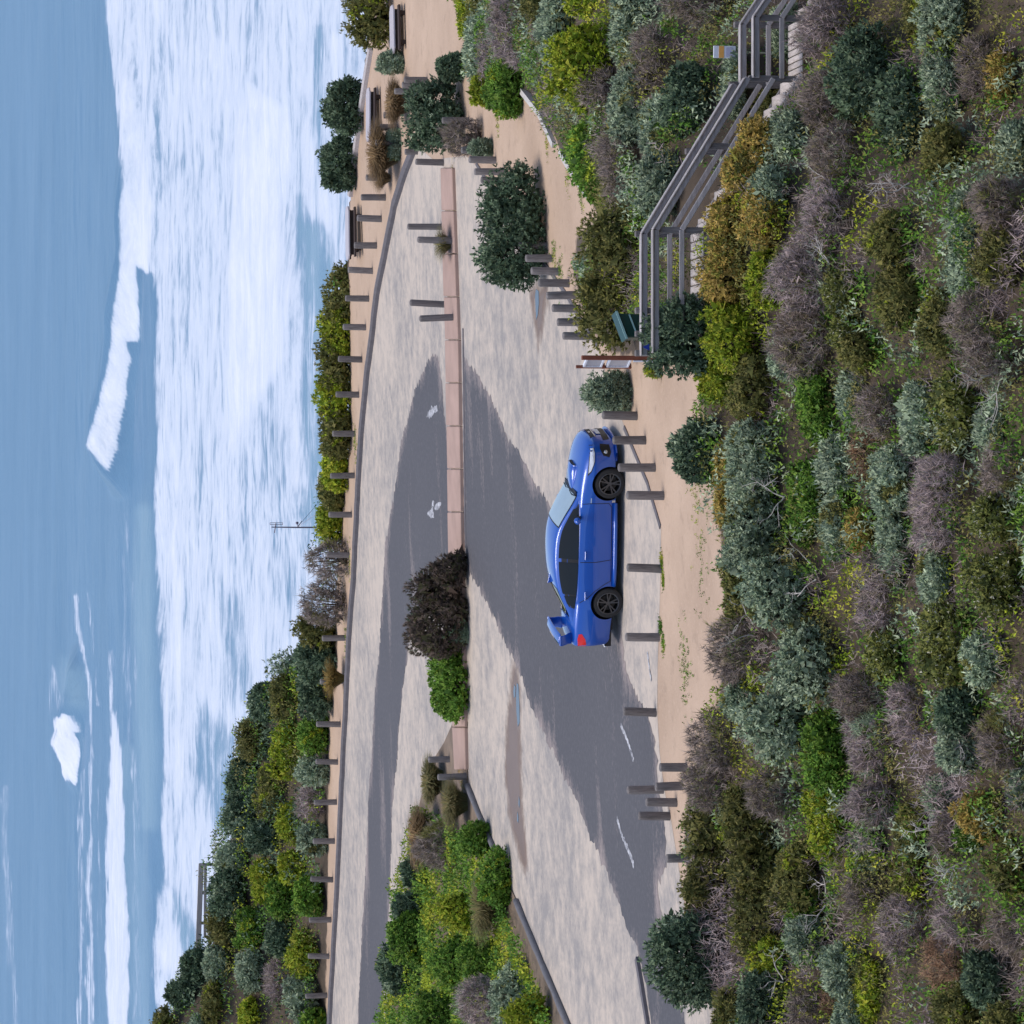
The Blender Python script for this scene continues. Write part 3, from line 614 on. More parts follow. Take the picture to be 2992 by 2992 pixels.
# ------------------------------------------------------------------ green bin behind the handrail
M['green'] = plain('dark_green_plastic', (.006, .045, .032), .38, nscale=3, var=.15); M['lightgreen'] = plain('green_edge_highlight', (.30, .48, .45), .5, nscale=5, var=.1)  # pale green puts the lid edge highlight into colour; rib shares it
pt = at_y(1815, 958, YF + 1.1); zb = float(z0(pt.x)); gb = empty('wheelie_bin', (pt.x, pt.y, zb), R(8)); tag(gb, 'dark green wheelie bin with pale lid edge, half hidden behind the boardwalk handrail', 'bin')
H = pt.z - zb - .06
v, f = box_vf(-.24, .24, -.27, .08, .05, H); v = [(p[0] * (1 if p[2] > .1 else .8), p[1] * (1 if p[2] > .1 else .8), p[2] + (.17 * (p[0] + .24) / .48 if p[2] > .1 else 0)) for p in v]; bevel(mesh_obj('bin_body', v, f, M['green'], gb), .02)
v, f = box_vf(-.27, .27, -.30, .10, H + .004, H + .05); v = [(p[0], p[1], p[2] + .17 * (p[0] + .24) / .48) for p in v]; lid = bevel(mesh_obj('lid', v, f, M['green'], gb), .012)
v, f = box_vf(-.27, .27, -.317, -.302, H + .01, H + .055); v = [(p[0], p[1], p[2] + .17 * (p[0] + .24) / .48) for p in v]; mesh_obj('lid_edge', v, f, M['lightgreen'], lid)
v, f = box_vf(-.21, .21, -.29, -.272, H - .22, H - .19); v = [(p[0], p[1], p[2] + .17 * (p[0] + .24) / .48) for p in v]; mesh_obj('rib', v, f, M['lightgreen'], gb)
for s in (-1, 1):
    v, f = tube_vf([(s * .19, .06, .10), (s * .25, .06, .10)], .10, 14); mesh_obj('wheel', v, f, M['brownwood'], gb)

# ------------------------------------------------------------------ low picnic tables with pale tops on the clifftop
M['tabletop'] = plain('pale_grey_top', (.50, .47, .50), .6, nscale=3, var=.1)
def picnic(name, px_l, px_r, xg, lab):
    """px_l, px_r: left/right ends of the front edge of the top (photo x, y); xg: photo x where its feet meet the sand"""
    yc = (px_l[1] + px_r[1]) / 2; g = plane_hit(np.array(xg), np.array(yc)); Yv = g[1] + .2
    a, b_ = at_y(px_l[0], px_l[1], Yv), at_y(px_r[0], px_r[1], Yv)
    ctr = (a + b_) / 2; L = abs(b_.x - a.x); zb = float(z0(ctr.x)); h = ctr.z - zb
    t = empty(name, (ctr.x, Yv + .35, zb)); tag(t, lab, 'table', 'clifftop picnic tables')
    tilt = (b_.z - a.z) / L; t.rotation_euler = (0, -math.atan(tilt) if abs(tilt) < .12 else 0, 0)
    hl = L / 2
    for i in range(4):                                        # top boards with clipped corners
        y0, y1 = -.40 + i * .2 + .006, -.40 + (i + 1) * .2 - .006; c0 = .22 if i in (0, 3) else .06
        o = mesh_obj('top_board', [(-hl + (c0 if i != 3 else .06), y0, h - .03), (hl - (c0 if i != 3 else .06), y0, h - .03), (hl - (c0 if i != 0 else .06), y1, h - .03), (-hl + (c0 if i != 0 else .06), y1, h - .03),
                                   (-hl + (c0 if i != 3 else .06), y0, h + .012), (hl - (c0 if i != 3 else .06), y0, h + .012), (hl - (c0 if i != 0 else .06), y1, h + .012), (-hl + (c0 if i != 0 else .06), y1, h + .012)],
                     [(0, 3, 2, 1), (4, 5, 6, 7), (0, 1, 5, 4), (1, 2, 6, 5), (2, 3, 7, 6), (3, 0, 4, 7)], M['tabletop'], t)
    for s in (-1, 1): mesh_obj('apron', *box_vf(-hl + .2, hl - .2, s * .30 - .03, s * .30 + .03, h - .17, h - .034), M['brownwood'], t)
    for s in (-1, 1):
        mesh_obj('bench', *box_vf(-hl + .12, hl - .12, s * .62 - .13, s * .62 + .13, h * .52, h * .52 + .05), M['brownwood'], t)
        for q in (-1, 1):
            mesh_obj('leg', *box_vf(q * hl * .55 - .07, q * hl * .55 + .07, s * .33 - .06, s * .33 + .06, -.1, h - .175), M['brownwood'], t)
            mesh_obj('bench_leg', *box_vf(q * hl * .55 - .055, q * hl * .55 + .055, s * .62 - .08, s * .62 + .08, -.1, h * .52 - .004), M['brownwood'], t)
    for q in (-1, 1): mesh_obj('cross_beam', *box_vf(q * hl * .55 - .04, q * hl * .55 + .04, -.53, .53, h * .25, h * .25 + .09), M['brownwood'], t)
picnic('picnic_table', (1152, 160), (1149, 5), 1183, 'low picnic table with pale top beside the grey-green bush at the top of the photo')
picnic('picnic_table', (1080, 415), (1080, 248), 1112, 'low picnic table with pale top between the two golden tussocks and the clifftop log')
picnic('picnic_table', (1020, 762), (1018, 595), 1057, 'low picnic table with pale top behind the far bollards, edge of the surf behind')

# ------------------------------------------------------------------ antenna mast
am = hit(1022, 1541); base = at_y(928, 1541, 127.5); zg = float(terrain(np.array([base.x]), np.array([base.y]))[0]); mast = empty('antenna_mast', (base.x, base.y, zg)); tag(mast, 'thin grey antenna mast with guy wires standing against the white surf', 'mast')
M['mast'] = plain('galvanised_pipe', (.22, .20, .26), .5, .4, nscale=5, var=.15)
ztop = at_y(793, 1543, 127.5).z - zg; s_ = 127.5 / FPX
def zz(x): return at_y(x, 1541, 127.5).z - zg
v, f = tube_vf([(0, 0, -.3), (0, 0, zz(870)), (.012, 0, ztop)], [.03, .028, .02], 8); mesh_obj('pole', v, f, M['mast'], mast)
v, f = tube_vf([(-16 * s_, 0, zz(802)), (12 * s_, 0, zz(806))], .02, 6); arm = mesh_obj('cross_arm', v, f, M['mast'], mast)
lst = []
for dx in (8, 13.5): lst.append(tube_vf([(dx * s_, 0, zz(826)), (dx * s_, 0, zz(789))], .011, 6))
for xx in (789, 826): lst.append(tube_vf([(8 * s_, 0, zz(xx)), (13.5 * s_, 0, zz(xx))], .011, 6))
mesh_obj('loop_aerial', *join_vf(lst), M['mast'], mast)
bm = bmesh.new(); bmesh.ops.create_uvsphere(bm, u_segments=10, v_segments=8, radius=.055); bmesh.ops.translate(bm, verts=bm.verts, vec=(13 * s_, 0, zz(868)))
me = bpy.data.meshes.new('sensor'); bm.to_mesh(me); bm.free(); me.materials.append(M['mast']); o = bpy.data.objects.new('sensor', me); COL.objects.link(o); o.parent = mast
v, f = tube_vf([(2 * s_, 0, zz(870)), (13 * s_, 0, zz(868))], .012, 6); mesh_obj('sensor_arm', v, f, M['mast'], mast)
for dx, dy in ((75, 1.0), (62, -1.2)):
    v, f = tube_vf([(0, 0, zz(868)), (dx * s_, dy, zz(943))], .007, 5); mesh_obj('guy_wire', v, f, M['mast'], mast)
v, f = tube_vf([(0, 0, zz(868)), (18 * s_, .2, zz(884))], .016, 6); mesh_obj('stay_clamp', v, f, M['mast'], mast)

# ------------------------------------------------------------------ lookout railing on the dune
YL = 139.; lk = empty('lookout_railing', tuple(at_y(640, 2650, YL))); tag(lk, 'weathered timber lookout railing on top of the dune against the surf', 'railing'); LO = lk.location.copy()
def lpart(nm, a, b, w, h): return beam(nm, a - LO, b - LO, w, h, M['rail'], lk, (0, 0, 1) if abs((b - a).normalized().z) < .9 else (0, 1, 0), .01)
for yb in (0, 1.3):
    lpart('top_rail', at_y(588, 2523, YL + yb), at_y(578, 2790, YL + yb), .06, .20); lpart('mid_rail', at_y(600, 2526, YL + yb - .01), at_y(599, 2735, YL + yb - .01), .05, .11)
    for y_ in (2526, 2609, 2697, 2780): lpart('post', at_y(690, y_, YL + yb + .07), at_y(585 if y_ < 2600 else 580, y_, YL + yb + .07), .11, .11)
lpart('end_rail', at_y(588, 2524, YL - .03), at_y(588, 2524, YL + 1.36), .06, .16)
l2 = empty('track_handrail', tuple(at_y(600, 2880, 138.))); tag(l2, 'short pale handrail of a walking track near the dune top, close to the bottom-left corner', 'railing')
for a, b_, w, h in ((at_y(558, 2846, 138.), at_y(545, 2990, 138.), .06, .17),):
    beam('handrail', a - l2.location, b_ - l2.location, w, h, M['rail'], l2, (0, 0, 1), .01)
for y_, x_ in ((2856, 556), (2930, 549), (2985, 544)): beam('post', at_y(640, y_, 138.06) - l2.location, at_y(x_, y_, 138.06) - l2.location, .1, .1, M['rail'], l2, (0, 1, 0), .01)

# ------------------------------------------------------------------ the blue sports sedan (car space: x forward, y left, z up)
def m_paint():
    m, nt, b = mat('blue_car_paint'); n = noise(nt, 900, 1)
    nt.links.new(mixc(nt, n, (.0, .070, .40), (.0, .090, .48)), b.inputs['Base Color'])
    b.inputs['Roughness'].default_value = .32; b.inputs['Metallic'].default_value = .15; b.inputs['Coat Weight'].default_value = 1.; b.inputs['Coat Roughness'].default_value = .03; b.inputs['Coat IOR'].default_value = 1.5
    return m
M['blue_paint'] = m_paint()
M['glass'] = plain('tinted_glass', (.012, .016, .018), .03, nscale=2, var=.1); M['glass'].node_tree.nodes['Principled BSDF'].inputs['IOR'].default_value = 1.42
M['screen'] = plain('windscreen_sky_reflection', (.34, .45, .52), .05, nscale=1.5, var=.2); M['screen'].node_tree.nodes['Principled BSDF'].inputs['IOR'].default_value = 1.7  # pale base colour carries the windscreen's sky reflection; no sunshade behind it
M['black'] = plain('black_plastic', (.008, .008, .009), .5, nscale=9, var=.2); M['rubber'] = plain('tyre_rubber', (.018, .018, .019), .8, nscale=30, var=.3)
M['rim'] = plain('gunmetal_rim', (.085, .085, .09), .35, .7, nscale=5, var=.15); M['chrome'] = plain('satin_chrome', (.55, .57, .60), .25, .8, nscale=5, var=.1)
M['lens'] = plain('headlight_lens', (.70, .74, .80), .1, .2, nscale=14, var=.25); M['redlens'] = plain('red_tail_lens', (.75, .012, .012), .15, nscale=20, var=.15); M['plate'] = plain('number_plate', (.75, .74, .74), .5, nscale=5, var=.05)
CAR = empty('parked_car'); tag(CAR, 'shiny blue sports sedan with tall rear wing and bonnet scoop, the only car', 'car')
def cinterp(x, xp, fp):
    """monotone-ish cubic through control points"""
    xp = np.asarray(xp, float); fp = np.asarray(fp, float); m_ = np.gradient(fp, xp); x = np.clip(x, xp[0], xp[-1])
    i = np.clip(np.searchsorted(xp, x) - 1, 0, len(xp) - 2); h = xp[i + 1] - xp[i]; t = (x - xp[i]) / h
    return (2 * t**3 - 3 * t**2 + 1) * fp[i] + (t**3 - 2 * t**2 + t) * h * m_[i] + (-2 * t**3 + 3 * t**2) * fp[i + 1] + (t**3 - t**2) * h * m_[i + 1]
BX = [-2.33, -2.29, -2.20, -2.05, -1.85, -1.6, -1.29, -1.0, -.5, 0, .5, .9, 1.1, 1.36, 1.7, 1.93, 2.08, 2.18, 2.24, 2.27]
ZB = [.42, .34, .27, .25, .24, .22, .20, .18, .17, .17, .17, .17, .18, .18, .19, .18, .17, .18, .21, .26]
WB = [.50, .64, .72, .76, .79, .82, .84, .835, .83, .83, .83, .83, .835, .84, .83, .79, .70, .57, .42, .26]
WM = [.56, .70, .79, .84, .87, .895, .905, .885, .872, .87, .875, .89, .90, .91, .885, .825, .73, .59, .44, .27]
ZS = [.93, .965, .985, .995, .995, .985, .975, .965, .95, .94, .93, .92, .91, .89, .845, .795, .745, .70, .66, .62]
WS = [.52, .63, .69, .73, .765, .79, .805, .805, .805, .805, .805, .80, .79, .775, .73, .67, .59, .475, .35, .21]
ZT = [.98, 1.045, 1.085, 1.095, 1.095, 1.09, 1.05, 1.02, 1.0, 1.0, 1.0, 1.0, 1.0, .975, .925, .87, .815, .765, .715, .665]
stn = np.unique(np.concatenate([np.linspace(-2.33, 2.27, 70), [-2.31, 2.255, 2.22, 2.2]]))
def half(x):
    zb, wb, wm, zs, ws, zt = (float(cinterp(np.array(x), BX, q)) for q in (ZB, WB, WM, ZS, WS, ZT))
    return [(0, zb), (wb * .7, zb), (wb - .03, zb + .005), (wb, zb + .05), (wb + (wm - wb) * .35, zb + (.62 - zb) * .35), (wb + (wm - wb) * .85, zb + (.62 - zb) * .75), (wm, .60 if zs > .7 else zs - .09), (wm - .004, min(.69, zs - .05)), (wm + (ws - wm) * .35, zs - .42 * max(zs - .69, .05)), (wm + (ws - wm) * .62, zs - .12 * max(zs - .69, .05)),
            (ws + .01, zs + .012), (ws - .05, zs + .35 * (zt - zs) + .008), (ws * .72, zs + .72 * (zt - zs)), (ws * .38, zs + .95 * (zt - zs)), (0, zt)]
secs = [half(x) for x in stn]; nh = len(secs[0]); v, f = [], []
for x, s in zip(stn, secs):
    ring = [(x, y, z) for y, z in s] + [(x, -y, z) for y, z in s[-2:0:-1]]; v += ring
nr = 2 * nh - 2
for i in range(len(stn) - 1):
    for k in range(nr): f.append((i * nr + k, (i + 1) * nr + k, (i + 1) * nr + (k + 1) % nr, i * nr + (k + 1) % nr))
f.append(tuple(range(nr))); f.append(tuple((len(stn) - 1) * nr + k for k in range(nr - 1, -1, -1)))
body = mesh_obj('body', v, f, M['blue_paint'], CAR, True); body.data.materials.append(M['black'])
bm = bmesh.new(); bm.from_mesh(body.data); bmesh.ops.recalc_face_normals(bm, faces=bm.faces[:]); bm.to_mesh(body.data); bm.free()
AXF, AXR, WR = 1.36, -1.29, .325
cv = []
for ax in (AXF, AXR):
    for s in (-1, 1): cv.append(tube_vf([(ax, s * .55, WR + .015), (ax, s * 1.2, WR + .015)], .372, 40))
cut = mesh_obj('arch_cutter', *join_vf(cv), M['black'])
bm = bmesh.new(); bm.from_mesh(cut.data); bmesh.ops.recalc_face_normals(bm, faces=bm.faces[:]); bm.to_mesh(cut.data); bm.free()
md = body.modifiers.new('arches', 'BOOLEAN'); md.object = cut; md.operation = 'DIFFERENCE'; md.solver = 'EXACT'
try: md.material_mode = 'TRANSFER'
except Exception: pass
bpy.context.view_layer.update(); dg = bpy.context.evaluated_depsgraph_get()
nm = bpy.data.meshes.new_from_object(body.evaluated_get(dg)); body.modifiers.clear(); body.data = nm
bpy.data.objects.remove(cut)
body.data.polygons.foreach_set('use_smooth', [True] * len(body.data.polygons))
try: body.data.set_sharp_from_angle(angle=R(38))
except Exception: pass
# cabin
KX = [-1.80, -1.6, -1.3, -1.05, -.8, -.5, -.2, .1, .3, .55, .85, 1.12]
KH = [1.085, 1.15, 1.285, 1.385, 1.440, 1.468, 1.472, 1.447, 1.405, 1.295, 1.135, .99]
KB = [.60, .68, .735, .765, .78, .785, .785, .785, .78, .765, .735, .66]
KZ = [1.04, 1.03, 1.01, .99, .975, .965, .955, .945, .94, .935, .93, .93]
def cab(x):
    h, yb, zb = (float(cinterp(np.array(x), KX, q)) for q in (KH, KB, KZ)); zr = max(zb + .03, h - .055 - .02 * max(0, (x - .1))); yr = yb - (zr - zb) * .47; return h, yb, zb, zr, yr
kst = np.linspace(-1.80, 1.12, 50); v, f = [], []
for x in kst:
    h, yb, zb, zr, yr = cab(x)
    s = [(yb, zb - .06), (yb, zb), (yb + (yr - yb) * .5 + .012, (zb + zr) / 2), (yr + .008, zr - .012), (yr - .025, zr + .3 * (h - zr)), (yr * .75, zr + .66 * (h - zr)), (yr * .4, zr + .92 * (h - zr)), (0, h)]
    v += [(x, y, z) for y, z in s] + [(x, -y, z) for y, z in s[-2::-1]]
nc_ = 15
for i in range(len(kst) - 1):
    for k in range(nc_ - 1): f.append((i * nc_ + k, (i + 1) * nc_ + k, (i + 1) * nc_ + k + 1, i * nc_ + k + 1))
roof = mesh_obj('roof', v, f, M['blue_paint'], CAR, True)
bm = bmesh.new(); bm.from_mesh(roof.data); bmesh.ops.recalc_face_normals(bm, faces=bm.faces[:]); bm.to_mesh(roof.data); bm.free()
def side_patch(name, x0, x1, t0, t1, s, m, off=.006, n=16, parent=None, lean0=0, lean1=0):
    v, f = [], []
    for i in range(n + 1):
        for j in range(7):
            t = t0 + (t1 - t0) * j / 6; xe0, xe1 = x0 + lean0 * t, x1 + lean1 * t; x = xe0 + (xe1 - xe0) * i / n
            h, yb, zb, zr, yr = cab(x); bul = .012 * (1 - (2 * t - 1) ** 2)
            v.append((x, s * (yb + (yr - yb) * t + bul + off), zb + (zr - .012 - zb) * t))
    for i in range(n):
        for j in range(6):
            q = (i * 7 + j, (i + 1) * 7 + j, (i + 1) * 7 + j + 1, i * 7 + j + 1); f.append(q if s * (x1 - x0) < 0 else q[::-1])
    return mesh_obj(name, v, f, m, parent or CAR, True)
def top_patch(name, x0, x1, sfrac, m, off=.006, n=12):
    v, f = [], []
    for i in range(n + 1):
        x = x0 + (x1 - x0) * i / n; h, yb, zb, zr, yr = cab(x)
        for j in range(15):
            u = (-1 + 2 * j / 14) * sfrac; a = abs(u); yy_ = yr * u
            zc = zr + (h - zr) * np.interp(a, [0, .4, .75, .97, 1], [1, .92, .66, .3, 0]); v.append((x, yy_, zc + off))
    for i in range(n):
        for j in range(14):
            q = (i * 15 + j, (i + 1) * 15 + j, (i + 1) * 15 + j + 1, i * 15 + j + 1); f.append(q if x1 > x0 else q[::-1])
    return mesh_obj(name, v, f, m, CAR, True)
for s in (-1, 1):
    side_patch('window_surround', .93, -1.43, -.02, .97, s, M['black'], .003, 40, lean0=-.07, lean1=.05)
    side_patch('window', .88, -.31, .04, .90, s, M['glass'], .009, 20, lean0=-.10); side_patch('window', -.39, -1.10, .04, .90, s, M['glass'], .009, 16); side_patch('quarter_window', -1.14, -1.40, .05, .86, s, M['glass'], .009, 8, lean1=.08)
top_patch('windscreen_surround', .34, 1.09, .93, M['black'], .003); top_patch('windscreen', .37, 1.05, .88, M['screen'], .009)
top_patch('rear_window', -1.02, -1.66, .86, M['glass'], .008)
# body-surface patches on the side: y from section at given x,z
def ysurf(x, z):
    s = half(x); ys_ = [p[0] for p in s[3:11]]; zs_ = [p[1] for p in s[3:11]]; return float(np.interp(z, zs_, ys_))
def side_poly(name, pts, s, m, off=.005, parent=None, thick=.0):
    c = (np.mean([p[0] for p in pts]), np.mean([p[1] for p in pts]))
    P = [c] + list(pts); v = [(x, s * (ysurf(x, z) + off), z) for x, z in P]; n_ = len(pts)
    f = [(0, 1 + i, 1 + (i + 1) % n_) for i in range(n_)]
    o = mesh_obj(name, v, f, m, parent or CAR)
    bm = bmesh.new(); bm.from_mesh(o.data); bmesh.ops.subdivide_edges(bm, edges=bm.edges[:], cuts=2, use_grid_fill=True)
    for q in bm.verts: q.co.y = s * (ysurf(q.co.x, q.co.z) + off)
    bm.to_mesh(o.data); bm.free(); return o
def seam(pts, s, nm='door_seam', w=.007):
    lst = []
    P = []
    for a, b_ in zip(pts[:-1], pts[1:]):
        for i in range(8): P.append((a[0] + (b_[0] - a[0]) * i / 8, a[1] + (b_[1] - a[1]) * i / 8))
    P.append(pts[-1]); v, f = [], []
    for i, (x, z) in enumerate(P):
        a = P[max(i - 1, 0)]; b_ = P[min(i + 1, len(P) - 1)]; d = Vector((b_[0] - a[0], b_[1] - a[1])).normalized(); n_ = (-d.y * w, d.x * w)
        for k in (-1, 1): xx, z_ = x + n_[0] * k, z + n_[1] * k; v.append((xx, s * (ysurf(xx, z_) + .0025), z_))
    for i in range(len(P) - 1): f.append((2 * i, 2 * i + 1, 2 * i + 3, 2 * i + 2))
    return mesh_obj(nm, v, f, M['black'], CAR)
for s in (-1, 1):
    seam([(.93, .90), (.95, .70), (.93, .34), (.84, .27)], s); seam([(-.36, .94), (-.36, .6), (-.33, .27)], s); seam([(-1.26, .95), (-1.15, .78), (-1.0, .62), (-.86, .40), (-.80, .27)], s); seam([(.84, .27), (0, .265), (-.80, .27)], s)
    for x in (-.20, -1.10):
        h_ = bevel(mesh_obj('door_handle', *box_vf(x - .10, x + .10, s * (ysurf(x, .83) + .022) - .014, s * (ysurf(x, .83) + .022) + .014, .818, .845), M['blue_paint'], CAR), .008)
    v, f = tube_vf([(-.92, s * .845, .20), (-.5, s * .868, .19), (.4, s * .868, .19), (.93, s * .85, .195)], .045, 8); mesh_obj('side_skirt', v, f, M['blue_paint'], CAR, True)
    # mirror
    mb = bmesh.new(); bmesh.ops.create_uvsphere(mb, u_segments=14, v_segments=10, radius=1); bmesh.ops.scale(mb, verts=mb.verts, vec=(.075, .115, .07)); bmesh.ops.translate(mb, verts=mb.verts, vec=(.60, s * .945, 1.035))
    me = bpy.data.meshes.new('mirror'); mb.to_mesh(me); mb.free(); me.materials.append(M['blue_paint']); me.polygons.foreach_set('use_smooth', [True] * len(me.polygons)); mo = bpy.data.objects.new('mirror', me); COL.objects.link(mo); mo.parent = CAR
    mesh_obj('mirror_stalk', *box_vf(.58, .66, min(s * .78, s * .90), max(s * .78, s * .90), .955, .995), M['black'], mo)
    # headlight wraps the corner
    side_poly('headlight', [(2.12, .655), (2.02, .645), (1.86, .66), (1.66, .735), (1.60, .79), (1.72, .775), (1.95, .745), (2.10, .72)], s, M['lens'], .006)
    side_poly('headlight_bezel', [(2.17, .645), (2.02, .632), (1.85, .648), (1.64, .725), (1.54, .805), (1.72, .788), (1.95, .758), (2.15, .725)], s, M['black'], .0035)
    side_poly('fog_recess', [(2.16, .30), (2.02, .285), (1.93, .33), (1.97, .46), (2.10, .52), (2.18, .50)], s, M['black'], .004)
    fb = bmesh.new(); bmesh.ops.create_uvsphere(fb, u_segments=12, v_segments=8, radius=.045); bmesh.ops.translate(fb, verts=fb.verts, vec=(2.03, s * (ysurf(2.03, .40) - .015), .40)); me = bpy.data.meshes.new('fog_light'); fb.to_mesh(me); fb.free(); me.materials.append(M['chrome']); fo = bpy.data.objects.new('fog_light', me); COL.objects.link(fo); fo.parent = CAR
    side_poly('tail_light', [(-2.285, .76), (-2.10, .80), (-1.97, .88), (-1.98, .945), (-2.10, .965), (-2.27, .94)], s, M['redlens'], .006)
    side_poly('fender_badge', [(.96, .72), (1.07, .715), (1.07, .735), (.96, .74)], s, M['chrome'], .005)
    side_poly('mud_flap', [(.985, .20), (.93, .20), (.94, .27), (.985, .27)], s, M['chrome'], .01)
# front grille, lower intake, plate: loft onto nose using its plan curve
def nose_x(y, z):
    xs_ = np.linspace(1.8, 2.27, 60); best = 2.27
    for x in xs_[::-1]:
        if ysurf(x, min(z, float(cinterp(np.array(x), BX, ZS)) - .01)) >= abs(y): return x
    return 1.8
def nose_patch(name, y0, y1, zlo, zhi, m, off=.008, n=14, taper=0.):
    v, f = [], []
    for i in range(n + 1):
        for j in range(5):
            z = zlo + (zhi - zlo) * j / 4; k = 1 - taper * (1 - j / 4); y = (y0 + (y1 - y0) * i / n) * k; v.append((nose_x(y, z) + off, y, z))
    for i in range(n):
        for j in range(4): f.append((i * 5 + j, (i + 1) * 5 + j, (i + 1) * 5 + j + 1, i * 5 + j + 1))
    return mesh_obj(name, v, f, m, CAR, True)
gr = nose_patch('grille', -.36, .36, .52, .655, M['black'], .008, taper=.22); nose_patch('grille_bar', -.33, .33, .535, .56, M['chrome'], .016)
nose_patch('lower_intake', -.50, .50, .27, .41, M['black'], .008, taper=.1); nose_patch('number_plate', -.19, .19, .40, .495, M['plate'], .022)
nose_patch('grille_badge', -.06, .06, .59, .635, M['chrome'], .018)
v, f = [], []
for i in range(21):
    y = -.80 + 1.6 * i / 20; x = nose_x(y * .97, .30) + .012; v += [(x + .03, y, .155), (x + .03, y, .185), (x - .15, y, .19), (x - .15, y, .16)]
for i in range(20):
    for k in range(4): f.append((i * 4 + k, i * 4 + (k + 1) % 4, (i + 1) * 4 + (k + 1) % 4, (i + 1) * 4 + k))
mesh_obj('front_lip', v, f, M['blue_paint'], CAR)
# bonnet scoop
def ztop(x): return float(cinterp(np.array(x), BX, ZT))
sv, sf = [], []
for x, w_, h_ in ((1.62, .26, .075), (1.60, .275, .085), (1.45, .28, .085), (1.25, .27, .06), (1.08, .24, .015)):
    zt = ztop(x) - .02; sv += [(x, -w_, zt), (x, -w_ * .9, zt + h_ * .85), (x, -w_ * .5, zt + h_ + .01), (x, 0, zt + h_ + .015), (x, w_ * .5, zt + h_ + .01), (x, w_ * .9, zt + h_ * .85), (x, w_, zt)]
for i in range(4):
    for k in range(6): sf.append((i * 7 + k, (i + 1) * 7 + k, (i + 1) * 7 + k + 1, i * 7 + k + 1)[::-1])
sf.append((0, 1, 2, 3, 4, 5, 6)); scoop = mesh_obj('bonnet_scoop', sv, sf, M['blue_paint'], CAR, True)
zt = ztop(1.62) - .02; mesh_obj('scoop_mouth', [(1.626, -.235, zt + .012), (1.626, .235, zt + .012), (1.626, .225, zt + .066), (1.626, .13, zt + .078), (1.626, -.13, zt + .078), (1.626, -.225, zt + .066)], [(0, 1, 2, 3, 4, 5)], M['black'], scoop)
# wipers, fin, rear wing, rear bumper
for y0, y1 in ((-.62, -.08), (-.02, .52)):
    lst = [tube_vf([(1.06, y0, 1.015 + .0), (1.02, (y0 + y1) / 2, 1.045), (1.04, y1, 1.035)], .012, 6)]; mesh_obj('wiper', *join_vf(lst), M['black'], CAR)
mesh_obj('cowl', *box_vf(1.04, 1.13, -.58, .58, .985, 1.004), M['black'], CAR)
v = [(-1.02, -.02, 1.385), (-.80, -.022, 1.435), (-1.04, -.006, 1.475), (-1.02, .02, 1.385), (-.80, .022, 1.435), (-1.04, .006, 1.475)]; bevel(mesh_obj('roof_fin', v, [(0, 1, 2), (5, 4, 3), (0, 3, 4, 1), (1, 4, 5, 2), (2, 5, 3, 0)], M['blue_paint'], CAR), .004)
wv, wf = [], []
yy_ = np.linspace(-.66, .66, 25); prof = [(-.12, .0), (-.05, .018), (.06, .020), (.13, .006), (.13, -.004), (.04, .0), (-.06, -.002)]
for y in yy_:
    c = 1 - (abs(y) / .66) ** 3 * .12
    for a, h_ in prof: wv.append((-2.13 + a, y, 1.335 + h_ + .02 * (1 - (y / .66) ** 2) - .02 * (a > 0)))
for i in range(24):
    for k in range(7): wf.append((i * 7 + k, i * 7 + (k + 1) % 7, (i + 1) * 7 + (k + 1) % 7, (i + 1) * 7 + k))
wf.append(tuple(range(7))); wf.append(tuple(24 * 7 + k for k in range(6, -1, -1)))
wing = mesh_obj('rear_wing', wv, wf, M['blue_paint'], CAR, True)
bm = bmesh.new(); bm.from_mesh(wing.data); bmesh.ops.recalc_face_normals(bm, faces=bm.faces[:]); bm.to_mesh(wing.data); bm.free()
for s in (-1, 1):
    ev = []
    for (x0, x1, y, z) in ((-2.26, -2.0, .53, 1.045), (-2.25, -2.0, .565, 1.12), (-2.26, -2.03, .62, 1.21), (-2.27, -2.04, .655, 1.28), (-2.26, -2.02, .66, 1.335)): ev += [(x0, s * y, z), (x1, s * y, z), (x1, s * (y + .035), z), (x0, s * (y + .035), z)]
    ef = []
    for i in range(4):
        for k in range(4): ef.append((i * 4 + k, i * 4 + (k + 1) % 4, (i + 1) * 4 + (k + 1) % 4, (i + 1) * 4 + k))
    ef += [(0, 1, 2, 3), (16, 17, 18, 19)]; o = mesh_obj('wing_support', ev, ef, M['blue_paint'], wing); bm = bmesh.new(); bm.from_mesh(o.data); bmesh.ops.recalc_face_normals(bm, faces=bm.faces[:]); bm.to_mesh(o.data); bm.free(); bevel(o, .012)
mesh_obj('rear_diffuser', *box_vf(-2.345, -2.0, -.60, .60, .19, .33), M['black'], CAR); mesh_obj('floor_pan', *box_vf(-2.0, 2.0, -.54, .54, .15, .24), M['black'], CAR)
for s in (-1, 1):
    for q in (.42, .53):
        v, f = tube_vf([(-2.2, s * q, .29), (-2.37, s * q, .29)], .045, 12); mesh_obj('exhaust_tip', v, f, M['chrome'], CAR)
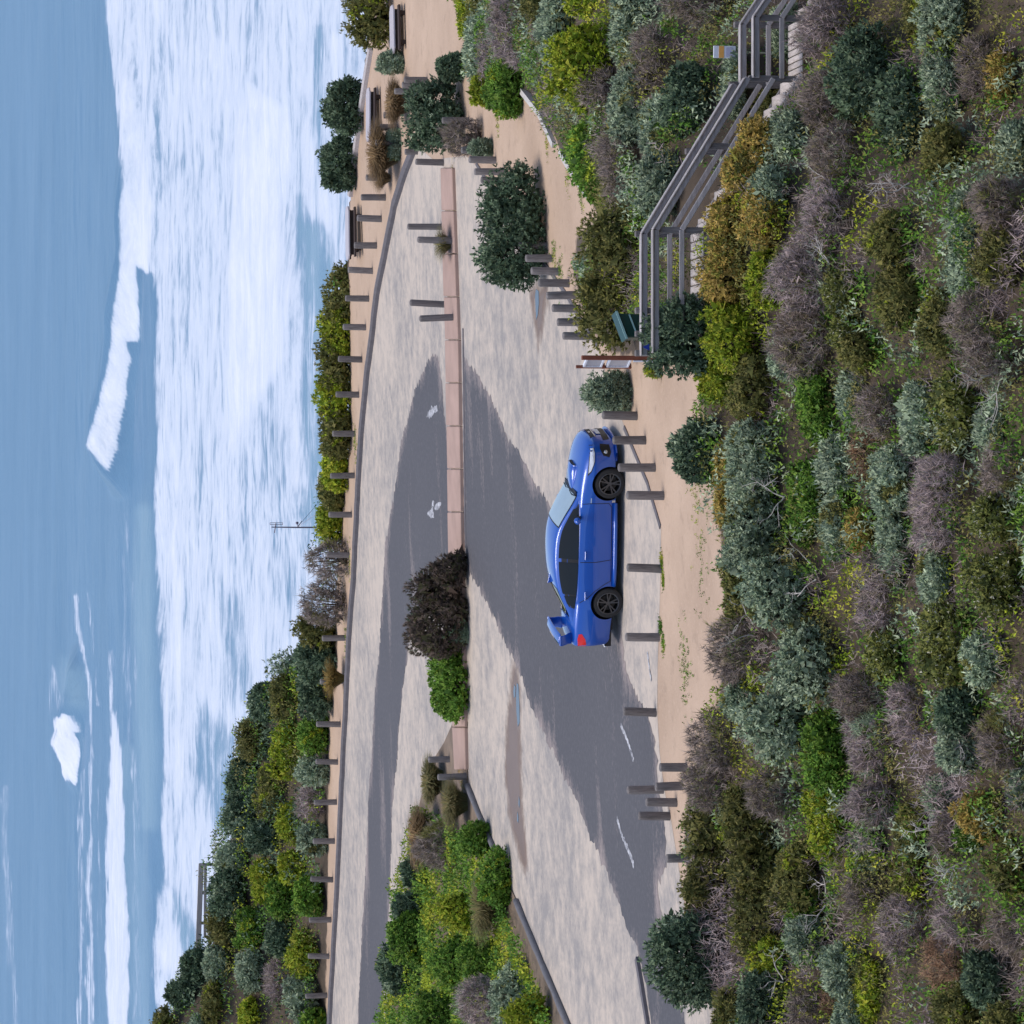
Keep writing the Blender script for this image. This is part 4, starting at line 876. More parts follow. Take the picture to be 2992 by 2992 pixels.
# wheels
def lathe_vf(prof, n=36):
    v, f = [], []
    for r_, y in prof:
        for k in range(n): a = 2 * math.pi * k / n; v.append((r_ * math.cos(a), y, r_ * math.sin(a)))
    for i in range(len(prof) - 1):
        for k in range(n): f.append((i * n + k, i * n + (k + 1) % n, (i + 1) * n + (k + 1) % n, (i + 1) * n + k))
    return v, f
def fixn(o):
    bm = bmesh.new(); bm.from_mesh(o.data); bmesh.ops.recalc_face_normals(bm, faces=bm.faces[:]); bm.to_mesh(o.data); bm.free(); return o
tv, tf = lathe_vf([(.235, -.11), (.30, -.118), (.318, -.10), (.325, -.06), (.325, .06), (.318, .10), (.30, .118), (.235, .11), (.235, -.11)])
tyre0 = fixn(mesh_obj('tyre', tv, tf, M['rubber'], None, True))
lst = [lathe_vf([(.240, -.112), (.232, -.118), (.218, -.112), (.214, -.05), (.20, .08), (.24, .10), (.24, -.112)])]
lst.append(lathe_vf([(.0, -.088), (.045, -.09), (.05, -.075), (.05, -.04), (0, -.04)], 16))
for k in range(5):
    for dlt in (-.16, .16):
        a0 = 2 * math.pi * k / 5 + .3; a1 = a0 + dlt * 1.15; a0 += dlt * .3
        lst.append(beam_vf((.035 * math.cos(a0), -.078, .035 * math.sin(a0)), (.222 * math.cos(a1), -.098, .222 * math.sin(a1)), .026, .024, (0, 1, 0)))
rim0 = mesh_obj('wheel', *join_vf(lst), M['rim'], None)
disc0 = fixn(mesh_obj('brake_disc', *lathe_vf([(0, -.03), (.165, -.03), (.165, -.01), (0, -.01)], 28), M['black'], None))
firstw = True
for ax in (AXF, AXR):
    for s in (-1, 1):
        if firstw: w_, t_, d_ = rim0, tyre0, disc0
        else:
            w_, t_, d_ = rim0.copy(), tyre0.copy(), disc0.copy()
            for q in (w_, t_, d_): COL.objects.link(q)
        firstw = False; w_.parent = CAR; t_.parent = w_; d_.parent = w_
        w_.location = (ax, s * .775, WR); w_.rotation_euler = (0, .4 + ax, 0 if s < 0 else math.pi)
# stand the car on the tarmac: near wheels' contact points read off the photo
CAR_YAW = R(-16)
_c = plane_hit(np.array(1824.), np.array(1587.)); sl = .045
_dir = Vector((math.cos(CAR_YAW), math.sin(CAR_YAW), sl * math.cos(CAR_YAW))).normalized(); _nrm = Vector((-sl, 0, 1)).normalized(); _lft = _nrm.cross(_dir).normalized(); _nrm = _dir.cross(_lft)
_mid = Vector((float(_c[0]), float(_c[1]), float(_c[2]) + .006)); _org = _mid - _dir * ((AXF + AXR) / 2) + _lft * .86
_org.z = float(z0(_org.x)) + .008
CAR.matrix_world = Matrix(((_dir.x, _lft.x, _nrm.x, _org.x), (_dir.y, _lft.y, _nrm.y, _org.y), (_dir.z, _lft.z, _nrm.z, _org.z), (0, 0, 0, 1)))

# ------------------------------------------------------------------ vegetation
PAL = {
 'grey':   ([(.29, .37, .29), (.22, .295, .225), (.40, .475, .385), (.155, .22, .16), (.25, .31, .25)], .088, .030, 6, .09),
 'dark':   ([(.085, .14, .095), (.12, .185, .13), (.062, .105, .072), (.17, .235, .175)], .095, .038, 6, .095),
 'bright': ([(.19, .25, .018), (.25, .30, .03), (.13, .195, .015), (.31, .315, .045)], .062, .030, 6, .082),
 'green':  ([(.105, .195, .030), (.145, .235, .040), (.075, .15, .025), (.19, .26, .055)], .068, .033, 6, .09),
 'olive':  ([(.165, .158, .052), (.125, .130, .045), (.21, .19, .075), (.095, .105, .036)], .060, .024, 7, .085),
 'brown':  ([(.215, .178, .165), (.17, .14, .128), (.28, .235, .22), (.125, .10, .088), (.15, .135, .075)], .17, .012, 8, .085),
 'purple': ([(.21, .175, .178), (.27, .228, .232), (.155, .128, .13), (.34, .295, .295), (.17, .16, .12)], .18, .012, 8, .085),
 'umber':  ([(.135, .10, .088), (.10, .075, .066), (.17, .13, .115), (.075, .06, .045), (.10, .10, .045)], .07, .014, 11, .075),
 'ochre':  ([(.29, .21, .065), (.22, .175, .055), (.18, .185, .042), (.34, .25, .10)], .064, .023, 7, .085),
 'rust':   ([(.27, .165, .10), (.22, .13, .085), (.33, .22, .14), (.17, .12, .08)], .15, .011, 9, .08),
 'flower': ([(.15, .165, .045), (.12, .14, .040), (.19, .195, .06), (.09, .11, .038)], .06, .028, 6, .088),
}
GAIN = {'dark': (1.0, 1.02, .80), 'bright': (1.55, 1.55, .9), 'green': (1.15, 1.35, .8), 'ochre': (1.85, 1.75, 1.25), 'olive': (1.3, 1.32, .95), 'grey': (1.2, 1.2, .98), 'flower': (1.35, 1.38, 1.0), 'purple': (1.6, 1.5, 1.45), 'umber': (1., .95, .85)}
for _k in PAL: PAL[_k] = ([tuple(min(.62, c * g) for c, g in zip(q, GAIN.get(_k, (1.4, 1.36, 1.3)))) for q in PAL[_k][0]],) + PAL[_k][1:]
MIXIN = {'grey': 'olive', 'dark': 'grey', 'bright': 'olive', 'green': 'bright', 'olive': 'bright', 'brown': 'olive', 'umber': 'dark', 'purple': 'grey', 'ochre': 'olive', 'rust': 'brown', 'flower': 'olive'}
WORDS = {'grey': 'silvery grey-green shrub', 'dark': 'dark green leafy bush', 'bright': 'bright yellow-green bush', 'green': 'fresh green leafy bush', 'olive': 'olive fine-leaved bush', 'brown': 'bare brown twiggy shrub', 'purple': 'bare purplish-grey twiggy shrub', 'ochre': 'yellow-brown bush', 'rust': 'rusty brown dry shrub', 'flower': 'cream-flowered olive bush'}
NAMES = {'umber': 'brown_bush', 'grey': 'grey_shrub', 'dark': 'leafy_bush', 'bright': 'bright_bush', 'green': 'green_bush', 'olive': 'olive_bush', 'brown': 'twiggy_shrub', 'purple': 'twiggy_shrub', 'ochre': 'ochre_bush', 'rust': 'dry_shrub', 'flower': 'flowering_bush'}
def unit(a): return a / (np.linalg.norm(a, axis=-1, keepdims=True) + 1e-9)
def leaf_quads(P, D, ln, wd, r, tri=False):
    """diamond leaf: base, side, tip, side (slightly cupped)"""
    S = unit(np.cross(D, r.normal(size=D.shape))); Nn = np.cross(S, D)
    mid = P + D * (ln * .5)[:, None] + Nn * (ln * r.uniform(-.12, .12, len(ln)))[:, None]
    if tri: return np.stack([P - S * (wd * .55)[:, None], P + S * (wd * .55)[:, None], P + D * ln[:, None]], 1).reshape(-1, 3)
    V = np.stack([P, mid + S * (wd / 2)[:, None], P + D * ln[:, None], mid - S * (wd / 2)[:, None]], 1)
    return V.reshape(-1, 3)
def shoots_on_lobes(lobes, spacing, r, zmin=-.8, kind_tw=False, dens=1.25):
    """lobes: (cx,cy,cz,rx,ry,rz). Points and normals on the union's outside"""
    Ps, Ns = [], []
    for i, L in enumerate(lobes):
        c, ra = np.array(L[:3]), np.array(L[3:]); area = 4 * math.pi * ((ra[0] * ra[1]) ** 1.6 / 3 + (ra[0] * ra[2]) ** 1.6 / 3 + (ra[1] * ra[2]) ** 1.6 / 3) ** (1 / 1.6)
        n = int(dens * area / spacing ** 2); d = unit(r.normal(size=(n, 3))); d = d[d[:, 2] > zmin]
        sc_ = float(np.mean(ra)); lump = 1 + (.34 if kind_tw else .22) * vnoise(d[:, 0] * sc_ + 3 * i, (d[:, 1] + 1.7 * d[:, 2]) * sc_, 4.2, int(r.integers(1e6)), 2)
        depth = 1 - .30 * r.random(len(d)) ** 1.6
        P = c + d * ra * (lump * depth)[:, None]; keep = np.ones(len(P), bool)
        for j, K in enumerate(lobes):
            if j != i: keep &= (((P - np.array(K[:3])) / np.array(K[3:])) ** 2).sum(1) > .62
        keep &= P[:, 2] > .0
        Ps.append(P[keep]); Ns.append(unit(d[keep] / ra))
    return np.concatenate(Ps), np.concatenate(Ns)
def crown(kind, lobes, r, lod=1., tint=1., dens=1.5):
    pal, ll, lw, npl, sp = PAL[kind]; pal = np.array(pal); sp = sp * lod * 1.05; ll = ll * lod ** .75; lw = lw * lod ** .9
    tw = kind in ('brown', 'purple', 'rust'); CL = {'grey': .23, 'dark': .22, 'green': .19, 'bright': .16, 'flower': .17, 'olive': .15, 'ochre': .16}.get(kind)
    offs = None
    if CL:
        cs = min(CL * lod ** .8, .42 * float(np.mean([np.mean(q[3:]) for q in lobes]))); Pc, Nc = shoots_on_lobes(lobes, cs, r, -.8, False, dens); mshoot = max(2, int(round(.46 * (cs / sp) ** 2))); rad = cs * .55 * r.uniform(.7, 1.25, len(Pc))
        offs = unit(r.normal(size=(len(Pc), mshoot, 3)) + Nc[:, None, :] * .6 + np.array([0, 0, .35])) * (r.random((len(Pc), mshoot, 1)) ** .5)
        P = (Pc[:, None, :] + offs * rad[:, None, None]).reshape(-1, 3); Nn = np.repeat(Nc, mshoot, 0); offs = offs.reshape(-1, 3)
    else: P, Nn = shoots_on_lobes(lobes, sp, r, -.8, tw)
    n = len(P)
    ax = unit(Nn * (.75 if not tw else .38) + np.array([0, 0, .55 if not tw else .75]) + r.normal(size=(n, 3)) * (.28 if not tw else .5))
    if offs is not None: ax = unit(ax * .6 + offs * .9)
    sc = r.integers(0, len(pal), n) if offs is None else np.repeat(r.integers(0, len(pal), n // mshoot), mshoot); patch = vnoise(P[:, 0] * 3 + P[:, 2] * 2, P[:, 1] * 3, 1., int(r.integers(1e6)), 2)
    nn_ = unit(Nn * .7 + np.array([0, -.1, .55]) + (offs * .7 if offs is not None else r.normal(size=(n, 3)) * .3)); NN = np.tile(nn_, (npl, 1))
    PP_, DD, LL, WW, CC = [], [], [], [], []
    for k in range(npl):
        d = unit(ax + r.normal(size=(n, 3)) * (.62 if not tw else .6)); st = P + ax * (r.random(n) * ll * .7)[:, None] - ax * ll * .3
        PP_.append(st); DD.append(d); LL.append(ll * (r.uniform(.6, 1.25, n) if not tw else r.uniform(.25, 1.2, n))); WW.append(lw * r.uniform(.7, 1.3, n))
        c = pal[np.where(r.random(n) < .88, sc, r.integers(0, len(pal), n))] * (1 + .28 * patch[:, None]) * r.uniform(.9, 1.1, n)[:, None] * tint
        p2 = np.array(PAL[MIXIN[kind]][0]); mx_ = patch > .55; c[mx_] = p2[r.integers(0, len(p2), mx_.sum())] * r.uniform(.8, 1.2, (mx_.sum(), 1)) * tint
        if kind == 'flower':
            fl = r.random(n) < .055; c[fl] = np.array([.56, .55, .42]); WW[-1][fl] = .045 * lod; LL[-1][fl] = .05 * lod
        CC.append(c)
    if not tw:                                               # larger leaves in a darkened palette filling the inside
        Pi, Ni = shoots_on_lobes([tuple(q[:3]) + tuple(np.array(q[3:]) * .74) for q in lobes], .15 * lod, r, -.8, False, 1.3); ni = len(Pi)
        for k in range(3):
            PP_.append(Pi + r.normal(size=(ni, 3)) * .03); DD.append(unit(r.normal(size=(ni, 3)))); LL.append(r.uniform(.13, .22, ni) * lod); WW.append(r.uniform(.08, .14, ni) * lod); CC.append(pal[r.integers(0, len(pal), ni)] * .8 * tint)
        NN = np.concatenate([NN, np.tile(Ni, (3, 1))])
    P, D, L, W, C = (np.concatenate(q) for q in (PP_, DD, LL, WW, CC))
    tri = kind not in ('grey', 'dark', 'green'); return leaf_quads(P, D, L, W, r, tri), C, 3 if tri else 4, NN
def make_lobes(w, d, h, r):
    n = int(np.clip(round(4 + 2.6 * max(w, d) / max(h, .3)), 5, 12)); out = [(w * r.uniform(-.08, .08), 0, h * .42, w * .31, d * .33, h * r.uniform(.48, .58))]
    for i in range(n):
        a = r.uniform(0, 2 * math.pi); q = r.uniform(.45, .75); f_ = r.uniform(.42, .66)
        rx = w * r.uniform(.12, .25); ry = d * r.uniform(.14, .26); hz = h * r.uniform(.26, .52)
        out.append((math.cos(a) * (w / 2 - rx) * q * 1.25, math.sin(a) * (d / 2 - ry) * q * 1.25, hz * .8 + h * (f_ - .42) * .6, rx, ry, hz))
    return out
def core_vf(lobes, k=.7):
    out = []; r = random.Random(len(lobes))
    for _ in range(22):
        a = r.uniform(0, 6.28); L = r.choice(lobes); out.append(tube_vf([(r.uniform(-.08, .08), r.uniform(-.08, .08), -.1), (L[0] * .5, L[1] * .5, L[2] * .6), (L[0], L[1], L[2] + L[5] * .5)], [.03, .022, .01], 5))
    return join_vf(out)
COUNT = {'leaf': 0}
def bush(kind, c, w, d, h, seed, label, group, lod=1., tint=1., name=None, cat='bush', dens=1.55):
    r = np.random.default_rng(seed); lobes = make_lobes(w, d, h, r)
    e = empty(name or NAMES[kind], tuple(c)); tag(e, label, cat, group)
    V, C, kk, NN = crown(kind, lobes, r, lod, tint, dens); COUNT['leaf'] += len(C)
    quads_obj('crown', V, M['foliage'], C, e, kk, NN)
    v, f = core_vf(lobes, .36); mesh_obj('branches', v, f, M['twig'], e, True)
    return e
def place(x0, x1, y0, y1, wf=1.24):
    """photo bounding box (x0 = top of the plant, x1 = its foot) -> ground centre, width, depth, height"""
    yc = (y0 + y1) / 2; g = hit(x1, yc); w = (y1 - y0) / FPX * g[1] * wf
    d = float(np.clip(w * .9, .6, 2.6)); Yc = g[1] + d * .42; X = ray(x1, yc)[0] * Yc
    zg = float(terrain(np.array([X]), np.array([Yc]))[0]); top = CAMZ + ray(x0, yc)[2] * Yc
    h = max(.34, (top - zg) * 1.06); return (X, Yc, zg - .03), w, d, h
ZONES = {'stairs': 'between sandy path and boardwalk stairs', 'rim': 'on the bank beside the car park', 'mid': 'midway down the foreground bank', 'edge': 'along the right edge of the photo', 'dune': 'on the far dune', 'hedge': 'in the clifftop hedge', 'island': 'on the traffic island', 'clump': 'around the clifftop tables'}
B = [] # kind, x0, x1, y0, y1, zone or label
def add(zone, *rows):
    for q in rows: B.append((zone,) + q)
add('stairs', ('bright', 1338, 1408, -40, 130), ('grey', 1362, 1445, 30, 265), ('purple', 1430, 1565, -30, 185), ('bright', 1372, 1455, 212, 312), ('green', 1428, 1535, 160, 348), ('grey', 1578, 1680, -40, 265), ('bright', 1600, 1800, 60, 325), ('olive', 1520, 1640, -60, 120),
    ('grey', 1790, 1905, -40, 200), ('grey', 1785, 1900, 190, 435), ('green', 1668, 1765, 350, 545), ('brown', 1745, 1880, 330, 610), ('brown', 1850, 1990, 60, 330), ('grey', 1880, 1990, 270, 470), ('grey', 1868, 1985, 440, 640), ('dark', 1945, 2110, 190, 410), ('brown', 1950, 2170, -60, 110), ('olive', 1700, 1900, 560, 790), ('olive', 1672, 1885, 760, 1050), ('bright', 1650, 1760, -80, 60), ('brown', 1690, 1800, 180, 330), ('green', 1700, 1790, 480, 600))
add('rim', ('ochre', 2110, 2270, 430, 610), ('olive', 2205, 2330, 235, 385), ('ochre', 2070, 2215, 590, 725), ('bright', 2180, 2330, 740, 900), ('ochre', 2150, 2300, 350, 560), ('ochre', 2165, 2330, 530, 740), ('ochre', 2050, 2225, 690, 900), ('bright', 2055, 2255, 880, 1100), ('olive', 2140, 2300, 1020, 1240), ('bright', 2040, 2180, 1040, 1190), ('grey', 2266, 2375, 330, 480), ('grey', 2200, 2345, 490, 665), ('grey', 2250, 2365, 0, 170), ('grey', 2240, 2350, 150, 340), ('grey', 2245, 2355, 1000, 1110),
    ('green', 2335, 2470, 1090, 1290), ('ochre', 2085, 2190, 1290, 1440), ('ochre', 2090, 2180, 1420, 1560), ('green', 2350, 2440, 1350, 1590), ('grey', 2120, 2330, 1470, 1680), ('olive', 2110, 2250, 1600, 1790), ('grey', 2170, 2420, 1640, 1850), ('brown', 2080, 2260, 1780, 1990), ('grey', 2260, 2515, 1830, 2090), ('grey', 2160, 2420, 2010, 2240), ('brown', 2010, 2170, 2080, 2260), ('brown', 1990, 2160, 2220, 2370),
    ('green', 2345, 2510, 2080, 2310), ('bright', 2360, 2510, 2270, 2500), ('olive', 1985, 2180, 2340, 2520), ('olive', 2090, 2290, 2290, 2480), ('olive', 1985, 2160, 2490, 2680), ('olive', 2120, 2330, 2440, 2640), ('olive', 2250, 2440, 2450, 2680), ('brown', 2180, 2360, 2250, 2400), ('olive', 2130, 2320, 2610, 2790), ('bright', 2195, 2320, 2725, 2875), ('dark', 2160, 2330, 2850, 3010), ('olive', 2085, 2220, 2880, 3040), ('green', 2300, 2420, 2600, 2740), ('grey', 2120, 2240, 1990, 2110))
add('mid', ('purple', 2330, 2530, -30, 190), ('brown', 2350, 2540, 170, 380), ('dark', 2420, 2660, 90, 365), ('dark', 2567, 2745, 215, 485), ('brown', 2370, 2560, 370, 560), ('purple', 2340, 2520, 540, 740), ('purple', 2250, 2470, 720, 930), ('brown', 2260, 2470, 900, 1100), ('flower', 2405, 2550, 780, 930), ('flower', 2420, 2560, 910, 1060), ('olive', 2540, 2700, 600, 790), ('olive', 2560, 2720, 780, 980), ('grey', 2465, 2560, 1080, 1235), ('brown', 2505, 2660, 1130, 1300), ('grey', 2395, 2530, 1290, 1460), ('grey', 2405, 2520, 1440, 1630), ('grey', 2555, 2690, 1300, 1520), ('grey', 2575, 2690, 1500, 1720), ('olive', 2450, 2600, 960, 1120), ('rust', 2490, 2600, 1260, 1420), ('ochre', 2470, 2580, 1480, 1620),
    ('purple', 2510, 2650, 1600, 1840), ('purple', 2460, 2640, 2060, 2260), ('brown', 2440, 2620, 1960, 2100), ('purple', 2480, 2660, 2240, 2420), ('grey', 2500, 2600, 2380, 2560), ('olive', 2620, 2725, 2340, 2490), ('olive', 2610, 2715, 2470, 2650), ('brown', 2470, 2620, 2540, 2700), ('grey', 2300, 2440, 2680, 2820), ('grey', 2400, 2545, 2750, 2910), ('purple', 2580, 2740, 2600, 2800), ('bright', 2535, 2620, 2780, 3010), ('grey', 2440, 2560, 2890, 3010), ('brown', 2300, 2460, 2880, 3020), ('rust', 2400, 2500, 2870, 2960), ('flower', 2540, 2660, 1820, 1990), ('purple', 2600, 2740, 1990, 2160), ('green', 2480, 2570, 2480, 2580))
add('edge', ('grey', 2690, 2860, -30, 180), ('grey', 2690, 2850, 160, 355), ('olive', 2640, 2760, -40, 110), ('brown', 2800, 2960, 100, 300), ('ochre', 2880, 3000, 150, 330), ('olive', 2700, 2850, 370, 560), ('grey', 2780, 2890, 560, 720), ('grey', 2790, 2890, 700, 870), ('grey', 2930, 3050, 350, 580), ('brown', 2850, 3020, 520, 700), ('olive', 2850, 3020, 660, 850), ('brown', 2775, 2960, 830, 1010), ('brown', 2820, 3020, 960, 1140), ('olive', 2690, 2830, 850, 1040), ('grey', 2640, 2750, 1120, 1330), ('flower', 2735, 2885, 1090, 1330), ('grey', 2860, 2960, 1190, 1320), ('purple', 2675, 2880, 1330, 1600), ('flower', 2830, 3020, 1440, 1620), ('flower', 2840, 3030, 1590, 1800), ('grey', 2690, 2800, 1600, 1760), ('flower', 2690, 2880, 1740, 2010), ('brown', 2870, 3030, 1300, 1470),
    ('grey', 2820, 2960, 1850, 2010), ('dark', 2735, 2890, 2010, 2150), ('grey', 2740, 2900, 2110, 2260), ('brown', 2860, 3030, 2080, 2280), ('grey', 2712, 2800, 2270, 2380), ('brown', 2720, 2860, 2370, 2520), ('ochre', 2800, 2960, 2320, 2470), ('green', 2790, 2900, 2390, 2480), ('olive', 2890, 3030, 2440, 2620), ('purple', 2730, 2880, 2620, 2790), ('rust', 2700, 2850, 2740, 2900), ('dark', 2820, 2970, 2765, 2930), ('olive', 2720, 2900, 2880, 3040), ('brown', 2900, 3040, 2620, 2780), ('olive', 2880, 3040, 2920, 3060), ('grey', 2950, 3040, 2230, 2350), ('purple', 2960, 3050, 1960, 2110))
add('dune', ('brown', 900, 1022, 1575, 1700), ('brown', 888, 1016, 1690, 1840), ('olive', 862, 985, 1790, 1900), ('grey', 790, 900, 1870, 2010), ('dark', 870, 985, 1845, 1990), ('dark', 880, 975, 1960, 2090), ('olive', 790, 880, 1970, 2120), ('dark', 730, 820, 2000, 2110), ('green', 870, 965, 2080, 2200), ('grey', 865, 965, 2190, 2290), ('bright', 790, 890, 2090, 2270), ('olive', 690, 790, 2100, 2230), ('olive', 750, 850, 2230, 2390), ('dark', 670, 760, 2220, 2340), ('purple', 870, 955, 2280, 2400), ('bright', 800, 900, 2330, 2460), ('dark', 655, 760, 2330, 2450), ('dark', 720, 830, 2390, 2510), ('grey', 870, 960, 2400, 2490), ('grey', 632, 740, 2440, 2560), ('bright', 815, 900, 2480, 2590), ('bright', 730, 830, 2510, 2640), ('green', 780, 880, 2560, 2680), ('green', 860, 955, 2560, 2680), ('dark', 612, 740, 2540, 2690), ('olive', 602, 720, 2640, 2780), ('green', 690, 790, 2650, 2770), ('dark', 780, 880, 2680, 2800), ('bright', 840, 945, 2700, 2850), ('grey', 600, 690, 2770, 2870), ('dark', 530, 630, 2780, 2880), ('grey', 690, 800, 2770, 2900), ('purple', 780, 870, 2800, 2920), ('dark', 490, 590, 2860, 2960), ('olive', 590, 690, 2870, 3000), ('grey', 840, 945, 2850, 2980), ('bright', 700, 800, 2890, 3020), ('olive', 440, 540, 2940, 3060), ('grey', 560, 640, 2960, 3080), ('green', 880, 960, 2950, 3060))
add('hedge', ('olive', 940, 1024, 790, 940), ('bright', 935, 1026, 890, 1040), ('olive', 930, 1028, 990, 1140), ('bright', 924, 1030, 1090, 1230), ('olive', 930, 1030, 1190, 1330), ('bright', 940, 1020, 1300, 1420), ('olive', 935, 1008, 1390, 1500), ('bright', 925, 1005, 1480, 1590))
add('island', ('brown', 1215, 1350, 2385, 2560), ('dark', 1178, 1255, 2505, 2595), ('dark', 1150, 1262, 2585, 2690), ('green', 1140, 1275, 2660, 2830), ('dark', 1108, 1230, 2740, 2900), ('bright', 1265, 1420, 2590, 2740), ('green', 1255, 1400, 2720, 2900), ('green', 1395, 1500, 2480, 2640), ('green', 1330, 1470, 2740, 2880), ('purple', 1320, 1490, 2840, 3010), ('grey', 1430, 1560, 2800, 2990), ('green', 1190, 1350, 2880, 3040), ('bright', 1470, 1620, 2880, 3030), ('green', 1340, 1440, 2390, 2500))
HERO = [('dark', 1405, 1606, 462, 862, 'big dark green bush beside the sandy path, bollards standing in front of it'), ('dark', 1190, 1362, 215, 465, 'large grey-dark bush between the sandy path and the golden tussocks'), ('dark', 1280, 1362, 148, 250, 'dark green lobe-shaped bush at the narrow start of the sandy path'),
        ('brown', 1285, 1415, 325, 465, 'greyish brown leafless bush among the path bollards'), ('grey', 1372, 1444, 408, 462, 'tiny grey-green bush at the foot of the path bollards'), ('dark', 950, 1066, 225, 400, 'dark bush beyond the clifftop log, the half nearer the top of the photo'), ('dark', 945, 1048, 380, 565, 'dark bush beyond the clifftop log, the half nearer the surf-edge table'), ('olive', 1005, 1150, -60, 150, 'tall olive-grey bush at the top edge of the photo above the first table'),
        ('grey', 1106, 1182, 152, 222, 'small rounded grey-green bush touching the end of the top table'), ('umber', 1190, 1376, 1650, 1960, 'dense dark brown bush growing across the pink median strip'), ('umber', 1250, 1374, 1598, 1720, 'small dark brown bush at the end of the bare pink median'), ('green', 1262, 1376, 1840, 2125, 'low fresh green bush at the tail of the median planting'), ('grey', 1322, 1372, 1815, 1890, 'little silvery shrub at the foot of the median bush'),
        ('grey', 1708, 1852, 1070, 1252, 'silvery shrub right in front of the blue car nose'), ('dark', 1892, 2150, 830, 1125, 'dark grey-green bush hiding the near end of the boardwalk'), ('bright', 1888, 1940, 1058, 1102, 'tiny bright green tuft bush at the foot of the information sign'), ('dark', 1972, 2122, 1218, 1418, 'round dark bush standing alone on the sand below the car nose'), ('grey', 2130, 2315, 1215, 1530, 'broad grey-green bush below the round dark bush'), ('dark', 1892, 2128, 2640, 2965, 'large dark bush overhanging the lane near the bottom of the photo'), ('grey', 1138, 1170, 384, 412, 'tiny grey-green plant between bollards and golden tussocks'), ('grey', 1144, 1172, 430, 462, 'tiny grey-green plant below the larger golden tussock')]
cnt = {}
B.sort(key=lambda q: (q[0], q[1], (q[4] + q[5]) / 2))
tot = {}
for q in B: tot[(q[0], q[1])] = tot.get((q[0], q[1]), 0) + 1
gname = {'stairs': 'scrub by the boardwalk', 'rim': 'scrub on the bank', 'mid': 'scrub on the bank', 'edge': 'scrub on the bank', 'dune': 'bushes on the far dune', 'hedge': 'clifftop hedge bushes', 'island': 'bushes on the traffic island'}
for i, (zone, kind, x0, x1, y0, y1) in enumerate(B):
    k = cnt[(zone, kind)] = cnt.get((zone, kind), 0) + 1
    lab = f"{WORDS[kind]} {ZONES[zone]}" if tot[(zone, kind)] == 1 else f"{ORD[k]} {WORDS[kind]} from photo top {ZONES[zone]}"
    c, w, d, h = place(x0, x1, y0, y1, 1.24 if zone in ('rim', 'mid', 'edge') else (1.45 if zone == 'hedge' else 1.16)); far = c[1] > 100
    bush(kind, c, w, d, h, 1000 + i, lab, gname[zone], 1.6 if far else (1.15 if zone in ('stairs',) else 1.), .9 + .2 * random.random())
for i, (kind, x0, x1, y0, y1, lab) in enumerate(HERO):
    c, w, d, h = place(x0, x1, y0, y1, 1.04); bush(kind, c, w, d, h, 5000 + i, lab, None, 1.35 if c[1] > 95 else 1.0, dens=2.3)

# tussocks of dry grass
def tussock(x0, x1, y0, y1, cols, label, seed, n=900):
    c, w, d, h = place(x0, x1, y0, y1); r = np.random.default_rng(seed); cols = np.array(cols)
    e = empty('grass_tussock', tuple(c)); tag(e, label, 'grass', 'grass tussocks')
    a = r.uniform(0, 2 * math.pi, n); el = r.uniform(.12, 1., n) ** .6; L = h * 1.15 * r.uniform(.6, 1.1, n); D0 = np.stack([np.cos(a) * (1 - el * .8), np.sin(a) * (1 - el * .8), np.full(n, 1.)], -1); D0 = unit(D0)
    out = np.stack([np.cos(a), np.sin(a), np.zeros(n)], -1); b0 = out * (r.random(n) * .16 * w)[:, None]; p1 = b0 + D0 * (L * .5)[:, None]; k = (1 - el) * w * .42 + .05
    p2 = p1 + unit(D0 * .6 + out * (.5 + k)[:, None]) * (L * .3)[:, None]; p3 = p2 + unit(D0 * .2 + out * .9 + np.array([0, 0, -.25])) * (L * .25)[:, None]
    S = np.stack([-np.sin(a), np.cos(a), np.zeros(n)], -1); wd = r.uniform(.0035, .0075, n)[:, None] * (1.6 if c[1] > 100 else 1.)
    Q = [np.stack([q0 - S * wd * s0, q0 + S * wd * s0, q1 + S * wd * s1, q1 - S * wd * s1], 1).reshape(-1, 4, 3) for q0, q1, s0, s1 in ((b0, p1, 1., 1.), (p1, p2, 1., .8), (p2, p3, .8, .15))]
    V = np.concatenate(Q).reshape(-1, 3); C = np.tile(cols[r.integers(0, len(cols), n)] * r.uniform(.75, 1.25, n)[:, None], (3, 1)); quads_obj('blades', V, M['foliage'], C, e, 4, np.tile(unit(out * .5 + np.array([0, -.2, .7])), (3, 1)))
    rr = []
    for i in range(14): t = 2 * math.pi * i / 14; rr.append((math.cos(t) * w * .13, math.sin(t) * w * .13))
    v = [(x, y, -.06) for x, y in rr] + [(x * .7, y * .7, h * .16) for x, y in rr] + [(0, 0, h * .2)]; f = [(i, (i + 1) % 14, 14 + (i + 1) % 14, 14 + i) for i in range(14)] + [(14 + i, 14 + (i + 1) % 14, 28) for i in range(14)]
    mesh_obj('crown_base', v, f, M['twig'], e, True)
GOLD = [(.26, .165, .075), (.20, .125, .055), (.31, .21, .10), (.15, .10, .05)]; GRN = [(.20, .17, .06), (.15, .15, .05), (.24, .19, .08), (.11, .11, .04)]
